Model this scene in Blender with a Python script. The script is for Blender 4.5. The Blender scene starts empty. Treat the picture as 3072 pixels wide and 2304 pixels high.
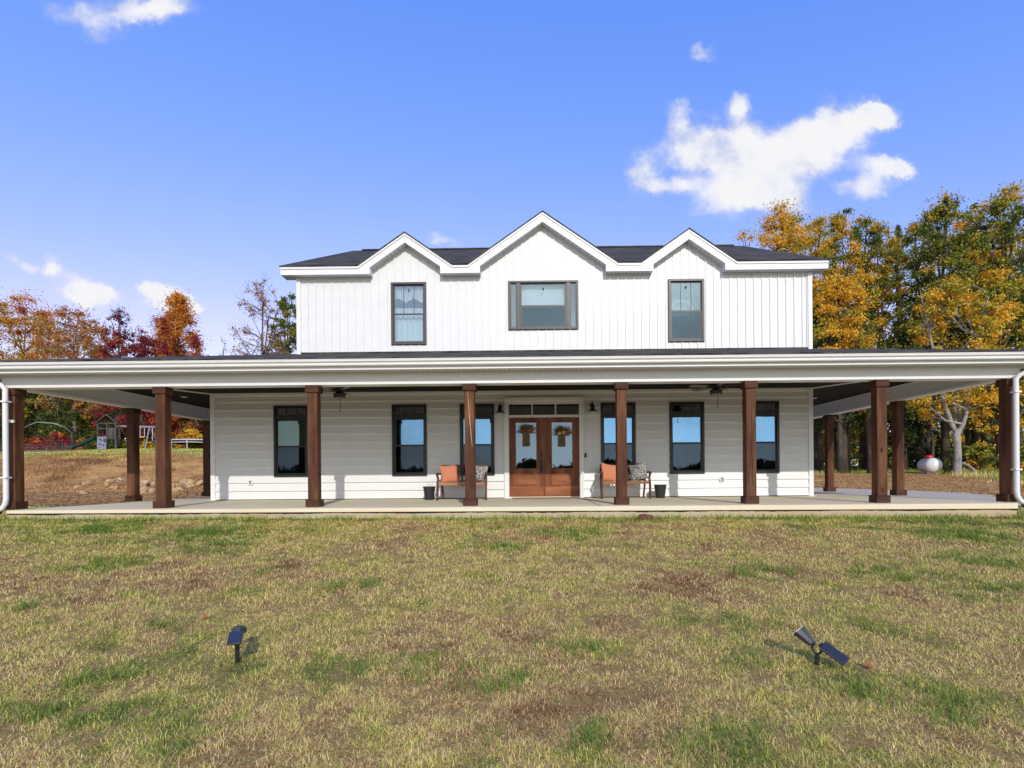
import bpy, bmesh, math, random
import numpy as np
from mathutils import Vector, Matrix, Euler
random.seed(7); rng = np.random.default_rng(11)
PI = math.pi; R = math.radians
sc = bpy.context.scene
COL = sc.collection
# ------------------------------------------------------------------ camera maths
F = 1600.0; CX = 1583.0; CY = 1424.0; ROLL = 0.008; YAW = 0.011; H = 0.61
def P(px, py, Y):
    du, dv = px - CX, CY - py
    u = (du*math.cos(ROLL) + dv*math.sin(ROLL))/F
    v = (-du*math.sin(ROLL) + dv*math.cos(ROLL))/F
    X = Y*(u*math.cos(YAW) - math.sin(YAW))/(math.cos(YAW) + u*math.sin(YAW))
    d = -X*math.sin(YAW) + Y*math.cos(YAW)
    return X, H + v*d
def PX(px, py, Y): return P(px, py, Y)[0]
def PZ(px, py, Y): return P(px, py, Y)[1]
# ------------------------------------------------------------------ noise in numpy
_lat = rng.random((256, 256))
def vnoise(x, y, s=1.0, ox=0.0, oy=0.0):
    x = np.asarray(x, float)/s + ox + 1000; y = np.asarray(y, float)/s + oy + 1000
    xi = np.floor(x).astype(int); yi = np.floor(y).astype(int)
    fx = x - xi; fy = y - yi
    fx = fx*fx*(3-2*fx); fy = fy*fy*(3-2*fy)
    a = _lat[xi % 256, yi % 256]; b = _lat[(xi+1) % 256, yi % 256]
    c = _lat[xi % 256, (yi+1) % 256]; d = _lat[(xi+1) % 256, (yi+1) % 256]
    return (a*(1-fx)+b*fx)*(1-fy) + (c*(1-fx)+d*fx)*fy
def fbm(x, y, s, ox=0, oy=0, n=3):
    t = 0; a = .5; w = 0
    for i in range(n):
        t = t + a*vnoise(x, y, s/(2**i), ox+i*17.3, oy+i*9.1); w += a; a *= .55
    return t/w
def sstep(a, b, x):
    t = np.clip((np.asarray(x, float)-a)/(b-a), 0, 1); return t*t*(3-2*t)
# ------------------------------------------------------------------ terrain
def ground_z(x, y):
    x = np.asarray(x, float); y = np.asarray(y, float)
    front = np.where(y > -15, -.99 + .076*y, -2.13 + .01*(y+15))
    left = np.interp(y, [10.1, 20, 24, 28, 31, 36, 48, 60, 80, 400], [-.222, -.14, -.03, .45, 1.15, 2.14, 3.10, 3.75, 4.4, 6])
    right = np.interp(y, [10.1, 20, 38, 60, 90, 400], [-.222, -.16, .47, .9, 1.2, 2])
    t = sstep(-4, 6, x)
    back = left*(1-t) + right*t
    z = np.where(y < 10.1, front, back) + (.012-.0045*np.clip(x, -14, 14))*sstep(3, 9, y)*(1-sstep(11, 18, y))
    bump = (fbm(x, y, 2.6, 3, 5)-.5)
    amp = sstep(22, 27, y)*np.where(x < 2, .45, .18) + .05*(1-sstep(7, 9.5, y))
    far = sstep(60, 120, np.abs(y)+np.abs(x)*.5)*2.0
    return z + bump*amp + (fbm(x, y, 40, 9, 2)-.5)*far
# ------------------------------------------------------------------ object helpers
def tag(o, label=None, cat=None, group=None, kind=None):
    if label: o['label'] = label
    if cat: o['category'] = cat
    if group: o['group'] = group
    if kind: o['kind'] = kind
    return o
def thing(name, label, cat, loc=(0, 0, 0), rz=0, group=None):
    o = bpy.data.objects.new(name, None); COL.objects.link(o)
    o.empty_display_size = .1
    o.location = loc; o.rotation_euler = (0, 0, rz)
    return tag(o, label, cat, group)
def rootloc(p):
    v = Vector((0, 0, 0))
    while p is not None:
        v += Vector(p.location); p = p.parent
    return v
def copy_tree(o, parent=None):
    c = o.copy(); COL.objects.link(c); c.parent = parent
    for ch in list(o.children): copy_tree(ch, c)
    return c
class MB:
    def __init__(s): s.v = []; s.f = []; s.fa = None
    def add(s, vs, fs):
        n = len(s.v); s.v += [tuple(p) for p in vs]; s.f += [tuple(i+n for i in f) for f in fs]; return s
    def box(s, x0, x1, y0, y1, z0, z1):
        return s.add([(x0,y0,z0),(x1,y0,z0),(x1,y1,z0),(x0,y1,z0),(x0,y0,z1),(x1,y0,z1),(x1,y1,z1),(x0,y1,z1)],
                     [(0,3,2,1),(4,5,6,7),(0,1,5,4),(1,2,6,5),(2,3,7,6),(3,0,4,7)])
    def obox(s, c, size, m):
        hx, hy, hz = [k/2 for k in size]
        ps = [(-hx,-hy,-hz),(hx,-hy,-hz),(hx,hy,-hz),(-hx,hy,-hz),(-hx,-hy,hz),(hx,-hy,hz),(hx,hy,hz),(-hx,hy,hz)]
        m = m.to_3x3() if hasattr(m, 'to_3x3') else m
        return s.add([tuple(m @ Vector(p) + Vector(c)) for p in ps],
                     [(0,3,2,1),(4,5,6,7),(0,1,5,4),(1,2,6,5),(2,3,7,6),(3,0,4,7)])
    def beam(s, a, b, w, h, up=(0, 0, 1)):
        a = Vector(a); b = Vector(b); d = (b-a); L = d.length; d.normalize()
        u = Vector(up)
        if abs(d.dot(u)) > .98: u = Vector((0, 1, 0))
        x = d.cross(u).normalized(); z = x.cross(d).normalized()
        m = Matrix((x, d, z)).transposed()
        return s.obox((a+b)/2, (w, L, h), m)
    def poly(s, pts): return s.add(pts, [tuple(range(len(pts)))])
    def prism(s, pts, off):
        n = len(pts); off = Vector(off)
        vs = [Vector(p) for p in pts] + [Vector(p)+off for p in pts]
        fs = [tuple(range(n)), tuple(range(2*n-1, n-1, -1))] + [(i, i+n, (i+1) % n + n, (i+1) % n) for i in range(n)]
        return s.add(vs, fs)
    def tube(s, pts, rad, n=8, cap=True):
        pts = [Vector(p) for p in pts]; k = len(pts)
        if not hasattr(rad, '__len__'): rad = [rad]*k
        base = len(s.v); u = None
        for i, p in enumerate(pts):
            d = (pts[min(i+1, k-1)] - pts[max(i-1, 0)])
            if d.length < 1e-9: d = Vector((0, 0, 1))
            d.normalize()
            if u is None:
                u = d.cross(Vector((0, 0, 1)))
                if u.length < .01: u = Vector((1, 0, 0))
            u = (u - d*u.dot(d)).normalized(); w = d.cross(u)
            for j in range(n):
                a = 2*PI*j/n; s.v.append(tuple(p + (u*math.cos(a) + w*math.sin(a))*rad[i]))
        for i in range(k-1):
            for j in range(n):
                a = base+i*n+j; b = base+i*n+(j+1) % n
                s.f.append((a, b, b+n, a+n))
        if cap:
            s.f.append(tuple(base+j for j in range(n-1, -1, -1))); s.f.append(tuple(base+(k-1)*n+j for j in range(n)))
        return s
    def lathe(s, prof, c=(0, 0, 0), n=24, m=None):
        base = len(s.v); c = Vector(c)
        for r, z in prof:
            for j in range(n):
                a = 2*PI*j/n; p = Vector((r*math.cos(a), r*math.sin(a), z))
                if m is not None: p = m @ p
                s.v.append(tuple(p + c))
        for i in range(len(prof)-1):
            for j in range(n):
                a = base+i*n+j; b = base+i*n+(j+1) % n
                s.f.append((a, b, b+n, a+n))
        s.f.append(tuple(base+j for j in range(n-1, -1, -1))); s.f.append(tuple(base+(len(prof)-1)*n+j for j in range(n)))
        return s
    def build(s, name, mat, parent=None, smooth=False, bevel=0, recalc=True, **kw):
        off = rootloc(parent)
        me = bpy.data.meshes.new(name)
        me.from_pydata([(a-off.x, b-off.y, c-off.z) for a, b, c in s.v], [], s.f)
        if recalc:
            bm = bmesh.new(); bm.from_mesh(me); bmesh.ops.recalc_face_normals(bm, faces=bm.faces); bm.to_mesh(me); bm.free()
        for mt in (mat if isinstance(mat, (list, tuple)) else [mat]): me.materials.append(mt)
        if smooth:
            me.polygons.foreach_set('use_smooth', [True]*len(me.polygons))
        o = bpy.data.objects.new(name, me); COL.objects.link(o); o.parent = parent
        if bevel:
            b = o.modifiers.new('bevel', 'BEVEL'); b.width = bevel; b.segments = 2; b.limit_method = 'ANGLE'; b.angle_limit = R(40)
        if kw: tag(o, **kw)
        return o
def fast_mesh(name, verts, faces_flat, nper, mat, parent=None, attrs=None, smooth=False):
    me = bpy.data.meshes.new(name)
    nv = len(verts); nf = len(faces_flat)//nper
    me.vertices.add(nv); me.vertices.foreach_set('co', np.asarray(verts, np.float32).ravel())
    me.loops.add(nf*nper); me.loops.foreach_set('vertex_index', np.asarray(faces_flat, np.int32))
    me.polygons.add(nf); me.polygons.foreach_set('loop_start', np.arange(0, nf*nper, nper, dtype=np.int32))
    me.update(calc_edges=True)
    for k, a in (attrs or {}).items():
        at = me.attributes.new(k, 'FLOAT', 'FACE' if len(a) == nf else 'POINT'); at.data.foreach_set('value', np.asarray(a, np.float32))
    me.materials.append(mat)
    if smooth: me.polygons.foreach_set('use_smooth', np.ones(nf, bool))
    o = bpy.data.objects.new(name, me); COL.objects.link(o); o.parent = parent
    return o
# ------------------------------------------------------------------ materials
def nt(name):
    m = bpy.data.materials.new(name); m.use_nodes = True; n = m.node_tree; n.nodes.clear()
    out = n.nodes.new('ShaderNodeOutputMaterial'); return m, n, out
def N(n, t, **kw):
    o = n.nodes.new(t)
    for k, v in kw.items():
        if k.startswith('i_'): o.inputs[k[2:].replace('_', ' ')].default_value = v
        else: setattr(o, k, v)
    return o
def rgba(c): return (c[0], c[1], c[2], 1)
def mixc(n, fac, a, b, mode='MIX'):
    m = n.nodes.new('ShaderNodeMix'); m.data_type = 'RGBA'; m.blend_type = mode
    for sck, val in ((m.inputs[0], fac), (m.inputs[6], a), (m.inputs[7], b)):
        if hasattr(val, 'links'): n.links.new(val, sck)
        elif isinstance(val, (int, float)): sck.default_value = val
        else: sck.default_value = rgba(val)
    return m.outputs[2]
def math_(n, op, a, b=None, clamp=False):
    m = n.nodes.new('ShaderNodeMath'); m.operation = op; m.use_clamp = clamp
    for i, v in enumerate((a, b)):
        if v is None: continue
        if hasattr(v, 'links'): n.links.new(v, m.inputs[i])
        else: m.inputs[i].default_value = v
    return m.outputs[0]
def ramp(n, fac, stops, interp='LINEAR'):
    r = n.nodes.new('ShaderNodeValToRGB'); r.color_ramp.interpolation = interp
    el = r.color_ramp.elements
    while len(el) > 1: el.remove(el[0])
    for i, (p, c) in enumerate(stops):
        e = el[0] if i == 0 else el.new(p)
        e.position = p; e.color = rgba(c) if len(c) == 3 else c
    n.links.new(fac, r.inputs[0]); return r.outputs[0]
def coords(n, kind='Object', scale=(1, 1, 1), rand=False):
    tc = n.nodes.new('ShaderNodeTexCoord'); mp = n.nodes.new('ShaderNodeMapping')
    mp.inputs['Scale'].default_value = scale; n.links.new(tc.outputs[kind], mp.inputs['Vector'])
    if rand:
        oi = n.nodes.new('ShaderNodeObjectInfo'); sc_ = n.nodes.new('ShaderNodeVectorMath'); sc_.operation = 'SCALE'
        sc_.inputs[0].default_value = (13, 29, 37); n.links.new(oi.outputs['Random'], sc_.inputs['Scale']); n.links.new(sc_.outputs[0], mp.inputs['Location'])
    return mp.outputs[0]
def noise(n, vec, scale, detail=4, rough=.55, dist=0.0):
    t = N(n, 'ShaderNodeTexNoise'); t.inputs['Scale'].default_value = scale; t.inputs['Detail'].default_value = detail
    t.inputs['Roughness'].default_value = rough; t.inputs['Distortion'].default_value = dist
    n.links.new(vec, t.inputs['Vector']); return t.outputs[0]
def bump(n, h, strength, dist=.01):
    b = n.nodes.new('ShaderNodeBump'); b.inputs['Strength'].default_value = strength; b.inputs['Distance'].default_value = dist
    n.links.new(h, b.inputs['Height']); return b.outputs[0]
def princ(n, out, col, rough=.5, normal=None, metal=0, spec=.5, **kw):
    p = n.nodes.new('ShaderNodeBsdfPrincipled')
    if hasattr(col, 'links'): n.links.new(col, p.inputs['Base Color'])
    else: p.inputs['Base Color'].default_value = rgba(col)
    if hasattr(rough, 'links'): n.links.new(rough, p.inputs['Roughness'])
    else: p.inputs['Roughness'].default_value = rough
    p.inputs['Metallic'].default_value = metal; p.inputs['Specular IOR Level'].default_value = spec
    if normal is not None: n.links.new(normal, p.inputs['Normal'])
    n.links.new(p.outputs[0], out.inputs[0]); return p
def simple(name, c1, c2=None, scale=8, rough=.5, bs=.0, bd=.005, stretch=(1, 1, 1), metal=0, spec=.5, kind='Object', rand=False, lo=.35, hi=.65):
    m, n, out = nt(name)
    c2 = c2 or tuple(k*.85 for k in c1)
    v = coords(n, kind, stretch, rand); ns = noise(n, v, scale, 5, .6)
    col = ramp(n, ns, [(lo, c1), (hi, c2)])
    nm = bump(n, ns, bs, bd) if bs else None
    princ(n, out, col, rough, nm, metal, spec); return m
M = {}
M['siding'] = simple('white_siding', (.755, .75, .74), (.725, .72, .71), 3, .42, .04, .002, (1, 1, 1))
M['trim'] = simple('white_trim', (.80, .795, .785), (.77, .765, .755), 2, .38)
M['fascia'] = simple('white_fascia', (.80, .80, .81), (.77, .77, .78), 1.5, .35, .03, .002)
M['black'] = simple('black_vinyl', (.012, .012, .014), (.018, .018, .02), 20, .38)
M['brownblack'] = simple('bronze_vinyl', (.055, .045, .05), (.07, .06, .065), 14, .4)
M['blackmetal'] = simple('black_metal', (.012, .012, .013), (.02, .02, .02), 18, .45)
M['plasticgrey'] = simple('charcoal_plastic', (.035, .037, .042), (.05, .052, .058), 14, .55)
M['inside_wall'] = simple('interior_paint', (.35, .34, .32), (.3, .29, .28), 1, .9)
M['dark'] = simple('dark_void', (.02, .02, .02), (.03, .03, .03), 3, .9)
def soffit_mat(name, c, spacing, axis, dark=.35, lw=.07):
    m, n, out = nt(name)
    tc = n.nodes.new('ShaderNodeTexCoord'); sp = n.nodes.new('ShaderNodeSeparateXYZ'); n.links.new(tc.outputs['Object'], sp.inputs[0])
    fr = math_(n, 'FRACT', math_(n, 'DIVIDE', sp.outputs[axis], spacing))
    tri = math_(n, 'ABSOLUTE', math_(n, 'SUBTRACT', fr, .5))
    line = math_(n, 'LESS_THAN', tri, lw)
    v = coords(n, 'Object', (1, 1, 1)); ns = noise(n, v, 3, 3)
    base = ramp(n, ns, [(.3, c), (.7, tuple(k*.93 for k in c))])
    col = mixc(n, line, base, tuple(k*dark for k in c))
    hgt = math_(n, 'SMOOTH_MIN', tri, .14)
    princ(n, out, col, .45 if c[0] > .2 else .8, bump(n, hgt, .9, .02), spec=.5 if c[0] > .2 else .12); return m
M['soffit'] = soffit_mat('white_vented_soffit', (.74, .74, .745), .10, 0, .45, .045)
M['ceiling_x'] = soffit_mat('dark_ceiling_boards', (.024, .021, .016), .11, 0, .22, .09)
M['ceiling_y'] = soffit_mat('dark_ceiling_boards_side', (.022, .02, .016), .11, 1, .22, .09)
M['bead'] = soffit_mat('beaded_white_panel', (.72, .72, .70), .125, 1, .7, .04)
def wood_mat(name, c1, c2, c3, along=2, grain=9, rough=.5, knots=True):
    m, n, out = nt(name)
    st = [10, 10, 10]; st[along] = .9
    v = coords(n, 'Object', tuple(st), True); g = noise(n, v, grain*.35, 7, .65, .8)
    st2 = [3, 3, 3]; st2[along] = .5
    v2 = coords(n, 'Object', tuple(st2), True); b = noise(n, v2, 1.6, 3)
    col = ramp(n, g, [(.25, c1), (.5, c2), (.8, c3)])
    col = mixc(n, .55, col, ramp(n, b, [(.3, tuple(k*.55 for k in c1)), (.5, c2), (.72, tuple(min(1, k*1.35) for k in c3))]))
    if knots:
        st3 = [2.4, 2.4, 2.4]; st3[along] = 1.3
        v3 = coords(n, 'Object', tuple(st3), True)
        vo = N(n, 'ShaderNodeTexVoronoi'); vo.inputs['Scale'].default_value = 1.2; n.links.new(v3, vo.inputs['Vector'])
        k = ramp(n, vo.outputs['Distance'], [(.06, (1, 1, 1)), (.13, (0, 0, 0))])
        col = mixc(n, math_(n, 'MULTIPLY', k, .75), col, tuple(k_*.25 for k_ in c1))
    princ(n, out, col, rough, bump(n, g, .35, .004), spec=.18); return m
M['post'] = wood_mat('stained_cedar_post', (.038, .015, .008), (.098, .040, .020), (.20, .092, .048), rough=.7)
M['post_trim'] = wood_mat('stained_cedar_trim', (.036, .015, .009), (.070, .029, .017), (.10, .043, .026), 0, rough=.62)
M['door'] = wood_mat('mahogany_door', (.11, .036, .018), (.20, .069, .032), (.31, .115, .056), 2, 11, .38, False)
M['doorh'] = wood_mat('mahogany_panel', (.16, .054, .024), (.29, .105, .045), (.42, .165, .075), 0, 11, .38, False)
M['bench'] = wood_mat('brown_bench_wood', (.055, .024, .016), (.10, .042, .026), (.14, .062, .038), 2, 9, .5, False)
M['bench_seat'] = wood_mat('orange_bench_seat', (.22, .09, .035), (.36, .16, .06), (.45, .21, .085), 0, 9, .5, False)
M['crack'] = simple('pale_split_wood', (.62, .42, .26), (.5, .3, .2), 30, .8)
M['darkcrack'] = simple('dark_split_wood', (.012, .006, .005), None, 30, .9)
def concrete(name, c1, c2, stain):
    m, n, out = nt(name)
    v = coords(n); a = noise(n, v, 1.1, 6, .65); b = noise(n, v, 60, 3); c = noise(n, v, .45, 3)
    col = ramp(n, a, [(.3, c1), (.7, c2)])
    col = mixc(n, math_(n, 'MULTIPLY', ramp(n, c, [(.45, (0, 0, 0)), (.7, (1, 1, 1))]), .45), col, stain)
    col = mixc(n, .12, col, b, 'MULTIPLY')
    princ(n, out, col, .85, bump(n, b, .25, .003)); return m
M['slab'] = concrete('pale_concrete', (.85, .75, .54), (.79, .69, .48), (.72, .59, .38))
M['foundation'] = concrete('stained_foundation', (.55, .47, .33), (.48, .38, .24), (.55, .32, .14))
def shingle_mat():
    m, n, out = nt('charcoal_shingles')
    v = coords(n, 'Object', (1, 1, 1))
    br = N(n, 'ShaderNodeTexBrick'); br.inputs['Scale'].default_value = 1; br.inputs['Brick Width'].default_value = .33; br.inputs['Row Height'].default_value = .14
    br.inputs['Mortar Size'].default_value = .006; br.inputs['Color1'].default_value = (.02, .019, .016, 1); br.inputs['Color2'].default_value = (.14, .13, .115, 1)
    br.inputs['Mortar'].default_value = (.012, .012, .014, 1); br.offset = .37
    n.links.new(v, br.inputs['Vector'])
    g = noise(n, v, 90, 3); big = noise(n, v, .8, 3)
    st_ = noise(n, coords(n, 'Object', (1.4, 6, 6)), 1.0, 6, .75)
    col = mixc(n, .5, mixc(n, .6, br.outputs['Color'], ramp(n, st_, [(.42, (.008, .008, .007)), (.56, (.22, .205, .18))])), ramp(n, g, [(.3, (.010, .010, .009)), (.7, (.05, .046, .04))]))
    princ(n, out, col, .9, bump(n, br.outputs['Fac'], -.6, .01), spec=.08); return m
M['shingle'] = shingle_mat()
def glass_mat(name, fac, tint=(.93, .96, .98), refl=(1, 1, 1)):
    m, n, out = nt(name)
    t = N(n, 'ShaderNodeBsdfTransparent'); t.inputs[0].default_value = rgba(tint)
    g = N(n, 'ShaderNodeBsdfGlossy'); g.inputs['Roughness'].default_value = .015; g.inputs[0].default_value = rgba(refl)
    v = coords(n, 'Object', (1, 1, 1)); ns = noise(n, v, 1.7, 2)
    n.links.new(bump(n, ns, .12, .01), g.inputs['Normal'])
    mx = N(n, 'ShaderNodeMixShader'); mx.inputs[0].default_value = fac
    n.links.new(t.outputs[0], mx.inputs[1]); n.links.new(g.outputs[0], mx.inputs[2]); n.links.new(mx.outputs[0], out.inputs[0]); return m
M['glass'] = glass_mat('coated_window_glass', .26, (.75, .82, .85), (.34, .62, .95))
M['glass_up'] = glass_mat('upper_window_glass', .20, (.86, .92, .95), (.82, .95, 1))
M['glass_low'] = glass_mat('screened_window_glass', .07, (.34, .36, .38), (.42, .55, .7))
M['glass_up_low'] = glass_mat('upper_window_glass_lower_sash', .13, (.42, .5, .54), (.7, .88, 1))
M['glass_green'] = glass_mat('greenish_window_glass', .11, (.62, .72, .68), (.7, .9, .9))
M['glass_dark'] = glass_mat('dark_transom_glass', .16, (.25, .26, .27))
M['glass_door'] = glass_mat('door_glass', .15, (.4, .42, .45), (.62, .76, .9))
def cloth(name, c1, c2, sc_=120, transl=.0, rough=.9):
    m, n, out = nt(name)
    v = coords(n); ns = noise(n, v, sc_, 2)
    col = ramp(n, ns, [(.35, c1), (.65, c2)])
    p = princ(n, out, col, rough, bump(n, ns, .3, .002), spec=.2)
    return m
M['curtain'] = cloth('white_curtain', (.75, .74, .72), (.68, .67, .65), 40)
M['curtain_g'] = cloth('grey_curtain', (.36, .36, .35), (.30, .30, .29), 40)
M['salmon'] = cloth('salmon_linen', (.62, .24, .135), (.56, .21, .12))
def pattern_mat():
    m, n, out = nt('black_white_print')
    v = coords(n); vo = N(n, 'ShaderNodeTexVoronoi'); vo.feature = 'DISTANCE_TO_EDGE'; vo.inputs['Scale'].default_value = 40; n.links.new(v, vo.inputs['Vector'])
    col = ramp(n, vo.outputs['Distance'], [(.10, (.03, .028, .028)), (.2, (.70, .67, .63))])
    princ(n, out, col, .9, spec=.2); return m
M['print'] = pattern_mat()
M['planter'] = simple('black_planter', (.016, .017, .019), (.024, .025, .027), 9, .5)
M['straw'] = simple('dried_grass_husks', (.38, .21, .07), (.16, .075, .025), 30, .9)
M['wicker'] = simple('brown_wicker', (.20, .15, .10), (.06, .045, .03), 90, .8, .8, .01, (1, 1, .5))
M['cream'] = simple('cream_flower', (.75, .68, .5), (.6, .5, .3), 20, .8)
M['mat'] = simple('coir_doormat', (.36, .22, .10), (.24, .13, .05), 60, .95, .4)
M['lampwhite'] = simple('white_enamel', (.8, .78, .72), (.75, .73, .68), 4, .3)
M['blade'] = simple('grey_fan_blade', (.20, .165, .13), (.13, .10, .08), 5, .5, 0, .01, (8, .6, 1))
M['solar'] = simple('solar_cell_blue', (.022, .025, .042), (.026, .029, .048), 3, .3, spec=.4)
M['hose'] = simple('black_drain_pipe', (.015, .015, .016), (.03, .03, .03), 30, .5)
M['tank'] = simple('white_tank_paint', (.80, .80, .79), (.70, .70, .68), 2.5, .35)
M['red'] = simple('red_plastic', (.55, .015, .03), (.45, .012, .025), 4, .4)
M['weathered'] = wood_mat('weathered_timber', (.055, .046, .04), (.09, .078, .068), (.13, .115, .10), 2, 9, .85, False)
M['plays'] = simple('green_plastic', (.006, .045, .05), (.01, .06, .06), 4, .4)
M['blue'] = simple('blue_plastic', (.02, .09, .35), None, 4, .4)
M['yellow'] = simple('yellow_plastic', (.7, .45, .05), None, 4, .4)
M['climb'] = simple('pale_climbing_board', (.24, .24, .26), (.18, .18, .20), 6, .8)
M['rock'] = simple('tan_sandstone', (.60, .42, .22), (.36, .22, .10), 2.2, .9, .9, .08, kind='Object')
M['clod'] = simple('red_brown_clod', (.16, .075, .05), (.10, .045, .03), 14, .95, .8, .02)
M['wire'] = simple('galvanised_wire', (.22, .22, .22), None, 4, .5, metal=.5)
M['galv'] = simple('white_steel_tube', (.7, .7, .72), None, 4, .4)
M['orangeleaf'] = simple('orange_fallen_leaf', (.45, .13, .03), (.35, .09, .02), 30, .8)
M['cardboard'] = simple('cardboard', (.42, .33, .24), None, 6, .9)
def bark(name, c1, c2, sc_=1.0):
    m, n, out = nt(name)
    v = coords(n, 'Object', (6*sc_, 6*sc_, 1.2*sc_)); a = noise(n, v, 2.2, 6, .7); v2 = coords(n, 'Object', (1, 1, 1)); b = noise(n, v2, 1.4, 3)
    col = mixc(n, .5, ramp(n, a, [(.35, c1), (.62, c2)]), ramp(n, b, [(.35, c1), (.65, c2)]))
    princ(n, out, col, .95, bump(n, a, .8, .05), spec=.15); return m
M['bark'] = bark('brown_bark', (.045, .034, .026), (.12, .095, .075))
M['bark_pale'] = bark('pale_grey_bark', (.16, .14, .125), (.46, .43, .40), .8)
M['bark_grey'] = bark('grey_twigs', (.10, .085, .085), (.20, .175, .165))
def leaf_mat(name, stops):
    m, n, out = nt(name)
    a = N(n, 'ShaderNodeAttribute'); a.attribute_name = 'tint'
    col = ramp(n, a.outputs['Fac'], stops)
    d = N(n, 'ShaderNodeBsdfPrincipled'); d.inputs['Roughness'].default_value = .6; d.inputs['Specular IOR Level'].default_value = .25
    t = N(n, 'ShaderNodeBsdfTranslucent'); mx = N(n, 'ShaderNodeMixShader'); mx.inputs[0].default_value = .25
    n.links.new(col, d.inputs['Base Color']); n.links.new(mixc(n, 1, col, (1.25, 1.15, .8), 'MULTIPLY'), t.inputs[0])
    n.links.new(d.outputs[0], mx.inputs[1]); n.links.new(t.outputs[0], mx.inputs[2]); n.links.new(mx.outputs[0], out.inputs[0]); return m
G_ = (.075, .105, .022); DG = (.038, .058, .02); YG = (.24, .25, .03); GO = (.52, .33, .028); OR = (.50, .22, .025); RB = (.30, .075, .025); CR = (.20, .022, .028); BR = (.21, .12, .055); PU = (.11, .03, .04)
def br_(st, k=1.35): return [(q[0], tuple(min(.85, c_*k) for c_ in q[1])) for q in st]
LM = {
 'gold': leaf_mat('gold_leaves', br_([(0, G_), (.25, YG), (.5, GO), (.8, (.55, .29, .028)), (1, (.60, .40, .035))])),
 'orange': leaf_mat('orange_leaves', br_([(0, YG), (.25, (.34, .22, .03)), (.55, OR), (.85, (.42, .12, .02)), (1, RB)])),
 'yellowgreen': leaf_mat('yellow_green_leaves', br_([(0, DG), (.35, G_), (.65, YG), (.9, GO), (1, OR)])),
 'green': leaf_mat('green_leaves', br_([(0, DG), (.5, G_), (.85, (.085, .12, .025)), (1, (.26, .20, .03))])),
 'dark': leaf_mat('dark_green_leaves', br_([(0, (.012, .026, .01)), (.6, (.03, .052, .016)), (1, (.06, .08, .02))])),
 'crimson': leaf_mat('crimson_leaves', br_([(0, PU), (.5, CR), (.9, (.28, .04, .03)), (1, OR)])),
 'brown': leaf_mat('brown_orange_leaves', br_([(0, BR), (.5, (.33, .15, .04)), (.85, (.40, .15, .03)), (1, (.30, .20, .04))])),
 'rust': leaf_mat('rust_leaves', br_([(0, CR), (.35, RB), (.65, OR), (1, (.42, .17, .02))])),
 'purple': leaf_mat('purple_leaves', br_([(0, (.06, .03, .05)), (.6, PU), (1, CR)])),
}
def attr_mat(name, stops, rough=.8, transl=.25):
    m, n, out = nt(name)
    a = N(n, 'ShaderNodeAttribute'); a.attribute_name = 'tint'
    col = ramp(n, a.outputs['Fac'], stops)
    d = N(n, 'ShaderNodeBsdfDiffuse')
    t = N(n, 'ShaderNodeBsdfTranslucent'); mx = N(n, 'ShaderNodeMixShader'); mx.inputs[0].default_value = transl
    n.links.new(col, d.inputs['Color']); n.links.new(col, t.inputs[0])
    n.links.new(d.outputs[0], mx.inputs[1]); n.links.new(t.outputs[0], mx.inputs[2]); n.links.new(mx.outputs[0], out.inputs[0]); return m
GRASS_STOPS = [(0, (.24, .10, .045)), (.12, (.50, .28, .12)), (.25, (.97, .72, .40)), (.38, (.95, .75, .32)), (.52, (.88, .78, .20)), (.66, (.58, .58, .11)), (.80, (.26, .34, .065)), (1, (.08, .17, .04))]
M['grass'] = attr_mat('mixed_dry_and_green_grass', GRASS_STOPS)
M['straw_grass'] = attr_mat('dry_brush_grass', [(0, (.15, .075, .035)), (.3, (.32, .17, .075)), (.6, (.54, .33, .15)), (.85, (.64, .46, .21)), (1, (.26, .27, .07))])
def ground_mat():
    m, n, out = nt('earth_and_turf')
    g = N(n, 'ShaderNodeNewGeometry'); sp = N(n, 'ShaderNodeSeparateXYZ'); n.links.new(g.outputs['Position'], sp.inputs[0])
    a = N(n, 'ShaderNodeAttribute'); a.attribute_name = 'dirt'
    v = g.outputs['Position']
    n1 = noise(n, v, 1.3, 7, .7); n2 = noise(n, v, 24, 5, .7); n3 = noise(n, v, .35, 4)
    turf = ramp(n, n1, [(.3, (.16, .085, .045)), (.5, (.20, .14, .065)), (.7, (.14, .13, .04))])
    turf = mixc(n, 1, mixc(n, .55, turf, ramp(n, n2, [(.3, (.05, .03, .018)), (.7, (.30, .22, .10))])), (1.65, 1.6, 1.25), 'MULTIPLY')
    far = ramp(n, n1, [(.35, (.34, .26, .11)), (.6, (.20, .22, .06))])
    dirt = ramp(n, n1, [(.28, (.20, .09, .030)), (.43, (.40, .20, .065)), (.55, (.54, .30, .095)), (.72, (.74, .48, .15))])
    dirt = mixc(n, .45, mixc(n, 1, dirt, (1.3, 1.25, 1.1), 'MULTIPLY'), ramp(n, n2, [(.35, (.14, .07, .03)), (.52, (.38, .21, .085)), (.72, (.76, .52, .24))]))
    t = ramp(n, math_(n, 'ADD', a.outputs['Fac'], math_(n, 'MULTIPLY', math_(n, 'SUBTRACT', n1, .5), .5)), [(.42, (0, 0, 0)), (.58, (1, 1, 1))])
    dist = math_(n, 'GREATER_THAN', sp.outputs[1], 11)
    col = mixc(n, t, mixc(n, dist, turf, far), dirt)
    princ(n, out, col, .95, bump(n, n2, .8, .03), spec=.15); return m
M['ground'] = ground_mat()
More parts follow.
